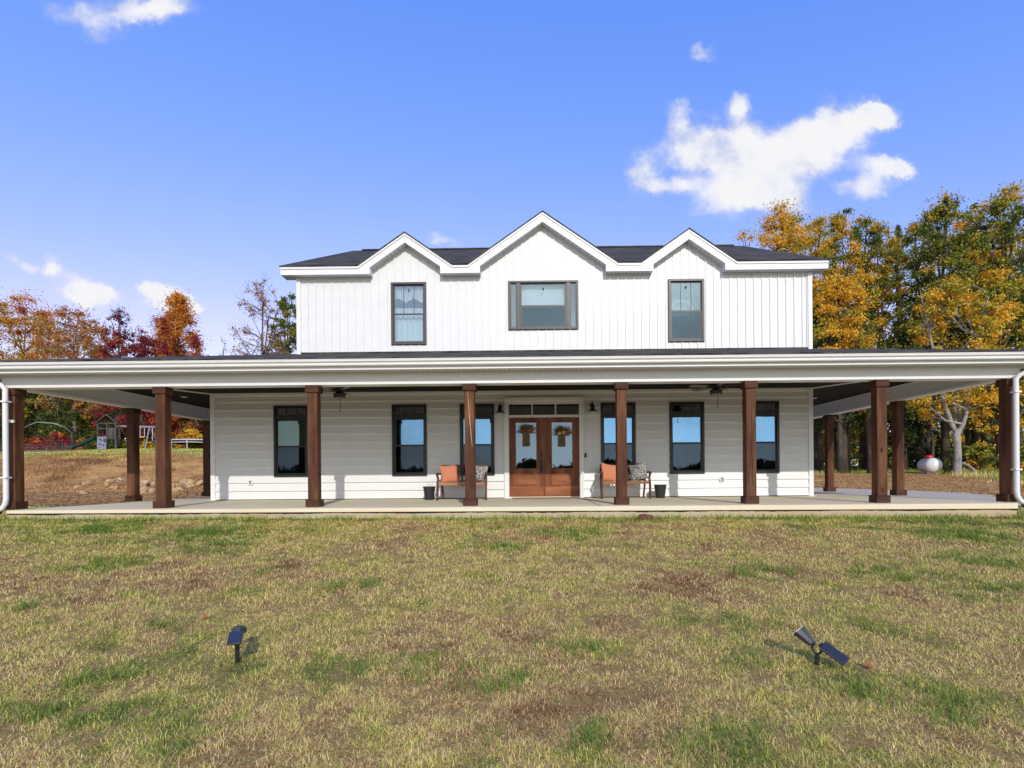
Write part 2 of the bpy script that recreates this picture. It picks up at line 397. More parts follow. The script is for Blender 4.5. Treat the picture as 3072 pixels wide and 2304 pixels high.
def gravel_mat():
    m, n, out = nt('pale_gravel')
    v = coords(n, 'Object'); vo = N(n, 'ShaderNodeTexVoronoi'); vo.inputs['Scale'].default_value = 22; n.links.new(v, vo.inputs['Vector'])
    col = mixc(n, .6, ramp(n, vo.outputs['Distance'], [(0, (.66, .58, .45)), (.7, (.34, .29, .22))]), ramp(n, noise(n, v, 9, 5), [(.3, (.46, .38, .27)), (.7, (.66, .59, .46))]))
    princ(n, out, col, .95, bump(n, vo.outputs['Distance'], -.8, .03), spec=.2); return m
M['gravel'] = gravel_mat()
# ------------------------------------------------------------------ ground
def dirt_mask(x, y):
    left = sstep(14.5, 17, y)*(1-sstep(35.5, 37.5, y))*(x < 0)
    right = sstep(13, 15, y)*(1-sstep(37.5, 40, y))*(x >= 0)*(1-sstep(19, 23, x - (y-20)*.55))
    return np.maximum(left, right)
xs = np.unique(np.concatenate([np.linspace(-400, -60, 18), np.linspace(-60, -26, 40), np.linspace(-26, 30, 190), np.linspace(30, 60, 30), np.linspace(60, 400, 18)]))
ys = np.unique(np.concatenate([np.linspace(-400, -60, 14), np.linspace(-60, 0, 24), np.linspace(0, 11, 50), np.linspace(11, 50, 140), np.linspace(50, 90, 40), np.linspace(90, 420, 16)]))
GX, GY = np.meshgrid(xs, ys); gv = np.stack([GX.ravel(), GY.ravel(), ground_z(GX, GY).ravel()], 1)
ii, jj = np.meshgrid(np.arange(len(ys)-1), np.arange(len(xs)-1), indexing='ij'); a0 = (ii*len(xs)+jj).ravel()
gf = np.stack([a0, a0+1, a0+1+len(xs), a0+len(xs)], 1).ravel()
o = fast_mesh('ground', gv, gf, 4, M['ground'], None, {'dirt': dirt_mask(gv[:, 0], gv[:, 1])}, True); tag(o, kind='structure')
# gravel beside the porch
gp = [(9.0, 12.2), (11.2, 12.4), (13.0, 13.6), (13.6, 15.4), (14.4, 17.2), (14.9, 18.7), (14.5, 20.4), (13.2, 21.4), (12.0, 22.6), (9.8, 23.4), (9.0, 23.6)]
dense = []
for k in range(len(gp)):
    a, b = gp[k], gp[(k+1) % len(gp)]
    for t in range(8):
        s = t/8; w = .12 if k < len(gp)-1 else 0
        dense.append((a[0]*(1-s)+b[0]*s + random.uniform(-w, w), a[1]*(1-s)+b[1]*s + random.uniform(-w, w)))
mb = MB(); cxg, cyg = 11.4, 17.8
rings = []
for q in (1, .75, .5, .25):
    rings.append([(cxg+(x-cxg)*q, cyg+(y-cyg)*q) for x, y in dense])
vs = [(x, y, float(ground_z(x, y))+.03) for r_ in rings for x, y in r_] + [(cxg, cyg, float(ground_z(cxg, cyg))+.03)]
nn = len(dense); fs = []
for r_ in range(3):
    for k in range(nn): fs.append((r_*nn+k, r_*nn+(k+1) % nn, (r_+1)*nn+(k+1) % nn, (r_+1)*nn+k))
for k in range(nn): fs.append((3*nn+k, 3*nn+(k+1) % nn, 4*nn))
mb.add(vs, fs); tag(mb.build('gravel_path', M['gravel']), kind='structure')
# ------------------------------------------------------------------ lawn grass
def blades(name, x, y, length, width, tilt, tint, mat, curl=.35, zoff=0.0, az=None):
    n = len(x); z = ground_z(x, y) + zoff
    if az is None: az = rng.random(n)*2*PI
    dx, dy = np.cos(az), np.sin(az)
    sx, sy = -np.sin(az + rng.normal(0, .5, n)), np.cos(az)
    st, ct = np.sin(tilt), np.cos(tilt)
    base = np.stack([x, y, z-.004], 1)
    d1 = np.stack([dx*st, dy*st, ct], 1); t2 = np.minimum(tilt+curl, 1.62); d2 = np.stack([dx*np.sin(t2), dy*np.sin(t2), np.cos(t2)], 1)
    side = np.stack([sx, sy, np.zeros(n)], 1); side /= np.linalg.norm(side, axis=1)[:, None]
    mid = base + d1*(length*.55)[:, None]; tip = mid + d2*(length*.45)[:, None]
    w = (width/2)[:, None]
    V = np.stack([base-side*w, base+side*w, mid+side*w*.8, mid-side*w*.8, tip+side*w*.12, tip-side*w*.12], 1).reshape(-1, 3)
    b = (np.arange(n)*6)[:, None]
    Fq = np.stack([np.concatenate([b, b+1, b+2, b+3], 1), np.concatenate([b+3, b+2, b+4, b+5], 1)], 1).reshape(-1)
    return fast_mesh(name, V, Fq, 4, mat, None, {'tint': np.repeat(np.clip(tint, 0, 1), 2)})
def lawn_tint(x, y):
    big = fbm(x, y, 1.9, 1, 4); mid = fbm(x, y, .5, 7, 2); sm = fbm(x, y, .13, 5, 8)
    t = .49 + .42*(mid-.5) + .34*(big-.5) + .5*(sm-.5)
    g = fbm(x, y, .34, 51, 2, 5)+.35*(fbm(x, y, 2.4, 61, 7)-.5)+rng.normal(0, .03, len(x))
    t += .27*sstep(.54, .68, g)
    brown = sstep(.51, .64, fbm(x, y, .75, 21, 32, 5)+rng.normal(0, .03, len(x))); t -= .25*brown
    t += .10*sstep(7.6, 9.6, y)*sstep(.35, .6, fbm(x, y, 1.1, 3, 77)) + .15*sstep(9.3, 10.0, y)
    return t
XS, YS, LN, WD, TL, TT = [], [], [], [], [], []
def scatter(y0, y1, dens, w, ln):
    area = (y1-y0)*(y0+y1)*1.02; n = int(area*dens)
    yy = np.sqrt(rng.random(n)*(y1**2-y0**2)+y0**2); xx = (rng.random(n)*2-1)*yy*1.02
    cl = fbm(xx, yy, .11*max(1, y0/3.5), 3, 3, 3); cl2 = fbm(xx, yy, .6, 93, 13); keep = rng.random(n) < np.clip(.34 + 1.7*sstep(.28, .60, cl)*(.5+.6*cl2), 0, 1); xx, yy, cl = xx[keep], yy[keep], cl[keep]; n = len(xx)
    t = lawn_tint(xx, yy) + rng.normal(0, .19, n)
    XS.append(xx); YS.append(yy); WD.append(w*(.6+.8*rng.random(n))); LN.append(ln*(.5+rng.random(n))*(.45+1.25*cl))
    TL.append(np.clip(rng.normal(1.2, .42, n), 0, 1.56)); TT.append(t)
scatter(2.2, 3.4, 32000, .0028, .029); scatter(3.4, 5.0, 20000, .0035, .030); scatter(5.0, 7.2, 11500, .0046, .034); scatter(7.2, 10.06, 7000, .006, .036)
def side_scatter(x0, x1, y0, y1, dens, w, ln):
    n = int((x1-x0)*(y1-y0)*dens); xx = rng.uniform(x0, x1, n); yy = rng.uniform(y0, y1, n)
    k = ~((yy > 2.2) & (yy < 10.06) & (np.abs(xx) < yy*1.02)) & ~((yy > 10.0) & (xx > -10.1) & (xx < 9.35)); xx, yy = xx[k], yy[k]
    cl = fbm(xx, yy, .15, 3, 3, 3); k = rng.random(len(xx)) < .34+1.0*sstep(.28, .6, cl); xx, yy, cl = xx[k], yy[k], cl[k]; n = len(xx)
    XS.append(xx); YS.append(yy); WD.append(w*(.6+.8*rng.random(n))); LN.append(ln*(.5+rng.random(n))*(.45+1.25*cl))
    TL.append(np.clip(rng.normal(1.15, .42, n), 0, 1.56)); TT.append(lawn_tint(xx, yy) + rng.normal(0, .19, n))
side_scatter(-15, 15, -2.0, 2.2, 2600, .0072, .038); side_scatter(-15, 15, 2.2, 14.0, 2600, .0072, .038)
def lawn_pt(px, py):
    Y = 2.0
    while Y < 10.05:
        X, Z = P(px, py, Y)
        if Z <= float(ground_z(X, Y)): return X, Y
        Y += .01
    return P(px, py, 10.0)[0], 10.0
tufts = [(104,1817,.22),(257,1692,.3),(444,1900,.26),(1062,1768,.35),(1264,2004,.24),(1479,2046,.2),(125,2171,.2),(389,2018,.16),(1744,1949,.22),(2230,2261,.28),(2821,2122,.26),(2196,1977,.2),(1772,2213,.16),(1590,2040,.14),(2543,2060,.14),(2675,1727,.4),(2300,1727,.35),(3050,1775,.3),(620,1600,.5),(300,1590,.5),(1500,1640,.3),(2900,1610,.5),(820,1720,.2),(1700,1600,.4),(2900,1690,.4),(640,1645,.4),(1500,2215,.1),(560,2260,.12),(230,2050,.12)]
for px, py, rr in tufts:
    X0, Y0 = lawn_pt(px, py); n = int(1500*rr*rr/.05*.55)+120
    xx = rng.normal(X0, rr*.75, n); yy = rng.normal(Y0, rr*.6, n); q_ = fbm(xx, yy, .16, px, py); k = rng.random(n) < sstep(.42, .66, q_)*.75; xx, yy = xx[k], yy[k]; n = len(xx); k = yy < 10.0; xx, yy = xx[k], yy[k]; n = len(xx)
    XS.append(xx); YS.append(yy); WD.append(.0045*(.6+.8*rng.random(n))*max(1, Y0/5)); LN.append((.05+.07*rng.random(n))*(.7+rr)); TL.append(np.clip(rng.normal(.6, .3, n), 0, 1.4)); TT.append(rng.normal(.87, .07, n))
# edging tufts along the slab
n = 9000; xx = rng.uniform(-10.4, 9.8, n); yy = 10.02 - np.abs(rng.normal(0, .12, n)); k = rng.random(n) < fbm(xx, yy*0, .6, 8, 1)*1.3 - .1
xx, yy = xx[k], yy[k]; n = len(xx); XS.append(xx); YS.append(yy); WD.append(.009*np.ones(n)); LN.append(.05+.09*rng.random(n)); TL.append(np.clip(rng.normal(.35, .25, n), 0, 1.2)); TT.append(rng.normal(.80, .1, n))
cat = np.concatenate
o = blades('lawn_grass', cat(XS), cat(YS), cat(LN), cat(WD), cat(TL), cat(TT), M['grass'])
tag(o, 'mown lawn of straw coloured and green grass in front of the porch', 'grass', kind='stuff')
# side lawns and terrace grass behind
n = 60000; xx = rng.uniform(-40, -9, n); yy = rng.uniform(34, 56, n); t = rng.normal(.62, .12, n)
o = blades('terrace_grass', xx, yy, .06+.08*rng.random(n), .03*np.ones(n), np.clip(rng.normal(.6, .3, n), 0, 1.4), t, M['grass'])
tag(o, 'short olive grass on the terrace around the playset', 'grass', kind='stuff')
# dry brush on the bank
n = 90000; xx = rng.uniform(-34, -6, n); yy = rng.uniform(23.5, 36.5, n); d = fbm(xx, yy, 1.6, 4, 40)
k = rng.random(n) < sstep(.42, .62, d)*sstep(24, 29, yy)*.8+.10; xx, yy, d = xx[k], yy[k], d[k]; n = len(xx)
o = blades('bank_brush', xx, yy, (.05+.20*rng.random(n))*(.5+d), .02*np.ones(n), np.clip(rng.normal(.5, .4, n), 0, 1.4), np.clip(.2+.9*(fbm(xx, yy, 2.2, 8, 8)-.25)+rng.normal(0, .16, n), 0, .95), M['straw_grass'])
tag(o, 'dry brown brush and straw covering the cut bank behind the left porch', 'brush', kind='stuff')
# weeds on the right
n = 42000; yy = rng.uniform(17, 50, n); xx = rng.uniform(10, 46, n)
edge = (24 + (yy-20)*.12); k = (rng.random(n) < sstep(-1.5, 3, yy - 39.0)*.9 + sstep(-1, 2.5, xx-(17.5+(yy-18)*.55))*.9*(yy > 17)); xx, yy = xx[k], yy[k]; n = len(xx)
o = blades('meadow_weeds', xx, yy, (.06+.22*rng.random(n))*np.where(xx > 17.5+(yy-18)*.55, 1.6, 1.0), .024*np.ones(n), np.clip(rng.normal(.35, .3, n), 0, 1.3), np.where(fbm(xx, yy, 3, 2, 9) > .5, rng.normal(.42, .2, n), rng.normal(.80, .15, n)), M['grass'])
tag(o, 'tall yellow and green weeds at the edge of the right hand woods', 'weeds', kind='stuff')
# leaf litter specks on dirt
def litter(name, x0, x1, y0, y1, n, label, mk='straw_grass', tm=.55):
    xx = rng.uniform(x0, x1, n); yy = rng.uniform(y0, y1, n)
    o = blades(name, xx, yy, .05+.12*rng.random(n), .06*(.5+rng.random(n)), np.full(n, 1.35), np.clip(rng.normal(tm, .28, n), 0, .95), M[mk], .1)
    tag(o, label, 'leaf litter', kind='stuff')
litter('leaf_litter', 9.5, 34, 15, 37, 26000, 'brown leaf litter scattered over the bare ground beside the tank')
litter('dry_leaf_litter', -34, -8.5, 14, 27, 22000, 'brown litter over the bare earth at the foot of the bank', tm=.4)

# ------------------------------------------------------------------ HOUSE
YW = 13.9            # front wall
YB = 24.5            # back wall
XL, XR = PX(635, 1300, YW), PX(2436, 1300, YW)
UL, UR = PX(893, 950, YW), XR
house = thing('farmhouse', 'white two storey farmhouse with three front gables and a wraparound porch', 'house', (0, YW, 0))
def part(mb, name, mat, parent=house, **kw): return mb.build(name, mat, parent, **kw)
# window boxes in world coordinates (x0,x1,z0,z1)
def wx(l, r, y): return PX(l, y, YW), PX(r, y, YW)
LWZ = (.60, 2.46)
low_wins = [wx(823, 927, 1325)+LWZ, wx(1177, 1281, 1320)+LWZ, wx(1380, 1483.5, 1320)+LWZ, wx(1802, 1906.5, 1315)+LWZ, wx(2007.6, 2112, 1312)+LWZ, wx(2232, 2336, 1312)+LWZ]
UZ = (4.03, 5.645)
up_wins = [wx(1175, 1278.7, 940)+UZ, wx(1526, 1734, 915)+(4.385, 5.645), wx(2005, 2110.7, 930)+UZ]
DX0, DX1 = PX(1527.4, 1370, YW), PX(1738, 1370, YW)
door_hole = (DX0-.02, DX1+.02, 0, 2.47)
def cut_rows(x0, x1, za, zb, holes):
    segs = [(x0, x1)]
    for hx0, hx1, hz0, hz1 in holes:
        if hz0 < (za+zb)/2 < hz1:
            new = []
            for a, b in segs:
                if hx1 <= a or hx0 >= b: new.append((a, b)); continue
                if hx0 > a: new.append((a, hx0))
                if hx1 < b: new.append((hx1, b))
            segs = new
    return segs
mb = MB(); zc = 2.80; holes = low_wins+[door_hole]
rows = []; z = 0.02; EXP = .2125
while z < zc: rows.append((z, min(z+EXP, zc))); z += EXP
hz = sorted({h[2] for h in holes} | {h[3] for h in holes})
for za, zb in rows:
    cuts = [za]+[q for q in hz if za+.001 < q < zb-.001]+[zb]
    for c0, c1 in zip(cuts[:-1], cuts[1:]):
        f0 = (c0-za)/EXP; f1 = (c1-za)/EXP
        ya = YW-.038*(1-f0)-.001; yb_ = YW-.038*(1-f1)-.001
        for a, b in cut_rows(XL+.10, XR-.10, c0, c1, holes):
            mb.poly([(a, ya, c0), (b, ya, c0), (b, yb_, c1), (a, yb_, c1)])
            if c0 == za: mb.poly([(a, YW+.006, c0), (b, YW+.006, c0), (b, ya, c0), (a, ya, c0)])
# side and back walls of lower storey
mb.poly([(XL, YW, 0), (XL, YB, 0), (XL, YB, zc), (XL, YW, zc)]); mb.poly([(XR, YW, 0), (XR, YB, 0), (XR, YB, zc), (XR, YW, zc)])
mb.poly([(XL, YB, 0), (XR, YB, 0), (XR, YB, zc), (XL, YB, zc)])
part(mb, 'lower_wall', M['siding'], recalc=False)
# gables / eave polyline
ZT = 5.99; ZBOT = 5.795; YE = 13.65; SL = .69
EL, ER = PX(841, 800, YE), PX(2485, 780, YE)
gab = []
for pl, pr, bl, br in ((1073, 1357, 1114, 1324.5), (1403, 1855, 1439.5, 1818), (1924.5, 2211.7, 1958.7, 2174.5)):
    a0, a1 = PX(pl, 795, YE), PX(pr, 795, YE); b0, b1 = PX(bl, 800, YE), PX(br, 800, YE)
    xc = (a0+a1)/2; a = (a1-a0)/2; b = (b1-b0)/2
    gab.append((xc, a, ZT+SL*a, b))
top = [(EL, ZT)]; bot = [(EL, ZBOT)]
for xc, a, zp, b in gab:
    top += [(xc-a, ZT), (xc, zp), (xc+a, ZT)]
    zs = zp-.235-SL*b
    bot += [(xc-b, ZBOT), (xc-b, zs), (xc, zp-.235), (xc+b, zs), (xc+b, ZBOT)]
top.append((ER, ZT)); bot.append((ER, ZBOT))
def topz(x, poly=None, drop=0):
    poly = poly or bot
    for (x0, z0), (x1, z1) in zip(poly[:-1], poly[1:]):
        if x1 > x0 and x0 <= x <= x1: return z0+(z1-z0)*(x-x0)/(x1-x0)
    return ZBOT
# upper wall: vertical boards with grooves between
mb = MB(); SP = .2075; zb0 = 3.45
brk = sorted([p[0] for p in bot])
x = UL+.09; k = 0
def wall_strip(xa, xb, ya, yb_):
    xsb = [xa]+[q for q in brk if xa+1e-4 < q < xb-1e-4]+[q for h in up_wins for q in h[:2] if xa+1e-4 < q < xb-1e-4]+[xb]
    xsb = sorted(set(xsb))
    for p, q in zip(xsb[:-1], xsb[1:]):
        mid = (p+q)/2; e = 1e-4
        tp, tq = topz(p+e), topz(q-e)
        y_p = ya+(yb_-ya)*(p-xa)/(xb-xa); y_q = ya+(yb_-ya)*(q-xa)/(xb-xa)
        segs = [(zb0, None)]
        for h in up_wins:
            if h[0] < mid < h[1]: segs = [(zb0, h[2]), (h[3], None)]
        for s0, s1 in segs:
            mb.poly([(p, y_p, s0), (q, y_q, s0), (q, y_q, tq if s1 is None else s1), (p, y_p, tp if s1 is None else s1)])
while x < UR-.09:
    x2 = min(x+SP, UR-.09); gwd = .034
    wall_strip(x, max(x+.001, x2-gwd), YW, YW)
    if x2-gwd > x:
        wall_strip(x2-gwd, x2-gwd+.001, YW, YW-.024); wall_strip(x2-gwd+.001, x2-.004, YW-.024, YW-.024); wall_strip(x2-.004, x2, YW-.024, YW)
    x = x2
for xx_ in (UL, UR):
    mb.poly([(xx_, YW, zb0), (xx_, YB, zb0), (xx_, YB, ZBOT), (xx_, (YW+YB)/2, ZBOT+2.5), (xx_, YW, ZBOT)])
mb.poly([(UL, YB, zb0), (UR, YB, zb0), (UR, YB, ZBOT), (UL, YB, ZBOT)])
part(mb, 'upper_wall', M['siding'], recalc=False)
# corner trims
for xa, xb, z0, z1 in ((XL-.012, XL+.105, 0.0, zc), (XR-.105, XR+.012, 0.0, zc), (UL-.012, UL+.095, zb0, ZBOT-.002), (UR-.095, UR+.012, zb0, ZBOT-.002)):
    mb = MB().box(xa, xb, YW-.05, YW+.09, z0, z1); part(mb, 'corner_trim', M['trim'], bevel=.004)
# J channel trim under the eave
mb = MB()
for (x0, z0), (x1, z1) in zip(bot[:-1], bot[1:]):
    if x1-x0 > .01: mb.beam((max(x0, UL+.1), YW-.016, z0-.018), (min(x1, UR-.1), YW-.016, z1-.018), .028, .03)
part(mb, 'eave_trim', M['trim'])
# interior shell so that rooms behind the glass are closed and dim
mb = MB()
mb.box(XL+.02, XR-.02, YW+3.2, YW+3.25, 0, 2.78); mb.box(UL+.02, UR-.02, YW+3.2, YW+3.25, 3.0, 5.7)
mb.box(XL+.02, XR-.02, YW+.03, YB-.02, -.02, 0.0); mb.box(UL+.02, UR-.02, YW+.03, YB-.02, 2.86, 2.95); mb.box(UL+.02, UR-.02, YW+.03, YB-.02, 5.73, 5.76)
for xx_ in (PX(1060, 1200, YW), PX(1495, 1200, YW), PX(1775, 1200, YW), PX(2170, 1200, YW)): mb.box(xx_, xx_+.1, YW+.04, YW+3.2, 0, 2.78)
for xx_ in (PX(1400, 900, YW), PX(1870, 900, YW)): mb.box(xx_, xx_+.1, YW+.04, YW+3.2, 2.95, 5.7)
part(mb, 'interior_walls', M['inside_wall'])
# fascia
def strip(pt, pb, y0, y1):
    m_ = MB()
    for (x0, z0, w0), (x1, z1, w1) in zip(pt[:-1], pt[1:]):
        if x1-x0 < 1e-5: continue
        m_.prism([(x0, y0, w0), (x1, y0, w1), (x1, y0, z1), (x0, y0, z0)], (0, y1-y0, 0))
    return m_
bx_ = sorted({p[0] for p in top} | {p[0] for p in bot})
pt = []
mb = MB()
for x0, x1 in zip(bx_[:-1], bx_[1:]):
    e = 1e-5
    mb.prism([(x0, YE, topz(x0+e)), (x1, YE, topz(x1-e)), (x1, YE, topz(x1-e, top)), (x0, YE, topz(x0+e, top))], (0, .03, 0))
part(mb, 'fascia', M['fascia'])
mb = MB()
for (x0, z0), (x1, z1) in zip(top[:-1], top[1:]):
    mb.prism([(x0, YE-.022, z0-.052), (x1, YE-.022, z1-.052), (x1, YE-.022, z1+.002), (x0, YE-.022, z0+.002)], (0, .024, 0))
part(mb, 'drip_edge', M['trim'])
# soffit following the gables; returns at both ends
mb = MB()
for (x0, z0), (x1, z1) in zip(bot[:-1], bot[1:]):
    mb.poly([(x0, YE+.02, z0+.002), (x1, YE+.02, z1+.002), (x1, YW+.02, z1+.002), (x0, YW+.02, z0+.002)])
mb.poly([(EL, YE, ZBOT), (EL, YW+.12, ZBOT), (EL, YW+.12, ZT), (EL, YE, ZT)]); mb.poly([(ER, YE, ZBOT), (ER, YW+.12, ZBOT), (ER, YW+.12, ZT), (ER, YE, ZT)])
for a, b in ((EL, UL), (UR, ER)):
    mb.poly([(a, YW+.021, ZBOT+.002), (b, YW+.021, ZBOT+.002), (b, YW+.12, ZBOT+.002), (a, YW+.12, ZBOT+.002)]); mb.poly([(a, YW+.12, ZBOT), (b, YW+.12, ZBOT), (b, YW+.12, ZT), (a, YW+.12, ZT)])
part(mb, 'soffit', M['soffit'], recalc=False)
# main roof
YR = 19.3; ZR = ZT + .02 + (YR-YE)*.487; YBE = 2*YR-YE; T = .035
def slab_poly(m_, pts, t=T):
    n = len(pts); nv = [Vector(p) for p in pts]
    m_.prism(pts, (0, 0, t))
mb = MB()
xe0, xe1 = EL-.02, ER+.02
# front plane split at valleys
b0 = (xe0, YE-.03, ZT)
front = [(xe0, YE-.03, ZT)]
def main_z(y): return ZT + (y-YE)*.487
slab_poly(mb, [(xe0, YE-.03, ZT), (gab[0][0]-gab[0][1], YE-.03, ZT), (gab[0][0], YE+(gab[0][2]-ZT)/.487, gab[0][2]), (gab[0][0], YR, ZR), (xe0, YR, ZR)])
slab_poly(mb, [(gab[0][0]+gab[0][1], YE-.03, ZT), (gab[1][0]-gab[1][1], YE-.03, ZT), (gab[1][0], YE+(gab[1][2]-ZT)/.487, gab[1][2]), (gab[1][0], YR, ZR), (gab[0][0], YR, ZR), (gab[0][0], YE+(gab[0][2]-ZT)/.487, gab[0][2])])
slab_poly(mb, [(gab[1][0]+gab[1][1], YE-.03, ZT), (gab[2][0]-gab[2][1], YE-.03, ZT), (gab[2][0], YE+(gab[2][2]-ZT)/.487, gab[2][2]), (gab[2][0], YR, ZR), (gab[1][0], YR, ZR), (gab[1][0], YE+(gab[1][2]-ZT)/.487, gab[1][2])])
slab_poly(mb, [(gab[2][0]+gab[2][1], YE-.03, ZT), (xe1, YE-.03, ZT), (xe1, YR, ZR), (gab[2][0], YR, ZR), (gab[2][0], YE+(gab[2][2]-ZT)/.487, gab[2][2])])
slab_poly(mb, [(xe0, YR, ZR), (xe1, YR, ZR), (xe1, YBE, ZT), (xe0, YBE, ZT)])
mb.box(xe0+.35, xe1-.3, YR-.10, YR+.10, ZR+.012, ZR+.047)
part(mb, 'main_roof', M['shingle'], recalc=True)
for xc, a, zp, b in gab:
    mb = MB(); yb_ = YE+(zp-ZT)/.487+.02
    for s in (-1, 1):
        slab_poly(mb, [(xc+s*(a+.0), YE-.04, ZT+.004), (xc, YE-.04, zp+.004), (xc, yb_, zp+.004)], .03)
    part(mb, 'gable_roof', M['shingle'])
# back fascia / rake boards on the two gable ends
for xa in (EL, ER-.03):
    mb = MB().beam((xa+.015, YW+.15, ZT-.09+.487*(YW+.15-YE)), (xa+.015, YR, ZR-.10), .03, .16).beam((xa+.015, YBE, ZT-.09), (xa+.015, YR, ZR-.10), .03, .16)
    part(mb, 'rake_board', M['trim'])

# ---- porch geometry
YS_, ZPT = 10.1, 0.0
SX0, SX1 = PX(18, 1533, YS_), PX(3055, 1511, YS_)
BZ0, BZ1 = 2.42, 2.665; YBF, YBK = 10.52, 10.78          # beam
PXL = PX(44.6, 1300, 10.55)-.0975; PXR = PX(3022, 1300, 10.55)+.0975
ZSO = 2.66; YEV = 10.18; ZEV = 2.83
EVL, EVR = PXL-.42, PXR+.42
# slab
mb = MB(); 
mb.add([(SX0,YS_,-.062),(SX1,YS_,-.105),(SX1,YB+1,-.15),(SX0,YB+1,-.15),(SX0,YS_,0),(SX1,YS_,0),(SX1,YB+1,0),(SX0,YB+1,0)], [(0,3,2,1),(4,5,6,7),(0,1,5,4),(1,2,6,5),(2,3,7,6),(3,0,4,7)])
part(mb, 'porch_floor', M['slab'], bevel=.01)
for xj in (1.27,): part(MB().box(xj-.006, xj+.006, YS_+.004, YW-.03, .0005, .004), 'control_joint', M['dark'])
for xa_, xb_ in ((SX0+.01, XL-.02), (XR+.02, SX1-.01)): part(MB().box(xa_, xb_, YW-.2, YW-.188, .0005, .004), 'control_joint', M['dark'])
mb = MB(); yf = YS_+.018
mb.add([(SX0+.01,yf,-.5),(SX1-.01,yf,-.5),(SX1-.01,yf+.2,-.5),(SX0+.01,yf+.2,-.5),(SX0+.01,yf,-.075),(SX1-.01,yf,-.12),(SX1-.01,yf+.2,-.12),(SX0+.01,yf+.2,-.075)], [(0,3,2,1),(4,5,6,7),(0,1,5,4),(1,2,6,5),(2,3,7,6),(3,0,4,7)]); mb.box(SX0+.02, SX0+.2, yf+.21, YB, -.5, -.16); mb.box(SX1-.2, SX1-.02, yf+.21, YB, -.5, -.16)
part(mb, 'foundation', M['foundation'], bevel=.008)
# ragged dark gap under the slab
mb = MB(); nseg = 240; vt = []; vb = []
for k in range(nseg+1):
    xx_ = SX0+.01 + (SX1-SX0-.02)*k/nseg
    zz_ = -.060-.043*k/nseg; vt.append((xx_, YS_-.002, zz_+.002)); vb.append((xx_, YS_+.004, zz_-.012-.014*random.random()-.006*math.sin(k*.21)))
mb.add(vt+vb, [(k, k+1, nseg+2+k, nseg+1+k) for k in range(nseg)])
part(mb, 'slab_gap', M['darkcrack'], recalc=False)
# beams
mb = MB().box(PXL-.13, PXR+.13, YBF, YBK, BZ0+.10, BZ1)
part(mb, 'porch_beam', M['fascia'])
mb = MB().box(PXL-.13, PXR+.13-.0, YBF-.008, YBK+.008, BZ0, BZ0+.10); part(mb, 'beam_trim', M['trim'], bevel=.003)
mb = MB().box(PXL-.12, PXR+.12, YBK-.02, YBK, BZ1, 2.80); part(mb, 'beam_trim', M['trim'])
for s, xp in ((-1, PXL), (1, PXR)):
    mb = MB().box(xp-.115, xp+.115, YBK+.01, YB+.6, BZ0+.06, 2.80); part(mb, 'side_beam', M['bead'])
    mb = MB().box(xp-.13, xp+.13, YBK+.01, YB+.6, BZ0, BZ0+.058); mb.box(xp-s*.118, xp-s*.128, YBK+.01, YB+.6, 2.76, 2.798) ; part(mb, 'beam_trim', M['trim'])
# ceiling: front and two sides
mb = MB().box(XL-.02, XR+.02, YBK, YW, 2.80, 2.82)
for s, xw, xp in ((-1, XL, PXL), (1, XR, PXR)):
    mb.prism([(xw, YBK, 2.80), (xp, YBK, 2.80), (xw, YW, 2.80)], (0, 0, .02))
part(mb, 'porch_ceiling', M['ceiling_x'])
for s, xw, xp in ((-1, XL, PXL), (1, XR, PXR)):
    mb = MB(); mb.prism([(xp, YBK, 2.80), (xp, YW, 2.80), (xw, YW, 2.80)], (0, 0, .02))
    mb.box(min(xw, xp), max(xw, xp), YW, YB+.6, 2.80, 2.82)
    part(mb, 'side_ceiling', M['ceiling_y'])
for xw, xp in ((XL, PXL), (XR, PXR)):
    mb = MB().beam((xw, YW, 2.79), (xp, YBK, 2.79), .07, .02); part(mb, 'ceiling_trim', M['trim'])
mb = MB().box(XL+.11, XR-.11, YW-.052, YW-.001, 2.735, 2.797); part(mb, 'ceiling_trim', M['trim'])
for px, py, zz in ((552, 1191, 2.8), (2442, 1194.6, 2.8)):
    v = P(px, py, 1.0); Y = (2.80-H)/(v[1]-H); X = v[0]*Y
    mb = MB().lathe([(.0, 2.792), (.075, 2.792), (.085, 2.797), (.085, 2.801)], (X, Y, 0), 24); part(mb, 'recessed_light', M['lampwhite'], smooth=False)
# porch roof
mb = MB()
zt_ = ZEV + (YW-YEV+.14)*.245
def fz(y): return ZEV + (y-(YEV-.14))*.245
y0 = YEV-.14
xh = EVL-.02; t_ = UL-xh
slab_poly(mb, [(xh, y0, ZEV), (EVR+.02, y0, ZEV), (XR, YW, fz(YW)), (UL, YW, fz(YW)), (UL, y0+t_, ZEV+t_*.245)])
slab_poly(mb, [(xh, y0, ZEV), (UL, y0+t_, ZEV+t_*.245), (UL, YB+1, ZEV+t_*.245), (xh, YB+1, ZEV)])
slab_poly(mb, [(EVR+.02, y0, ZEV), (EVR+.02, YB+1, ZEV), (XR, YB+1, fz(YW)), (XR, YW, fz(YW))])
part(mb, 'porch_roof', M['shingle'])
mb = MB().box(UL-.01, UR+.01, YW-.03, YW-.006, fz(YW)-.02, fz(YW)+.075); part(mb, 'wall_flashing', M['shingle'])
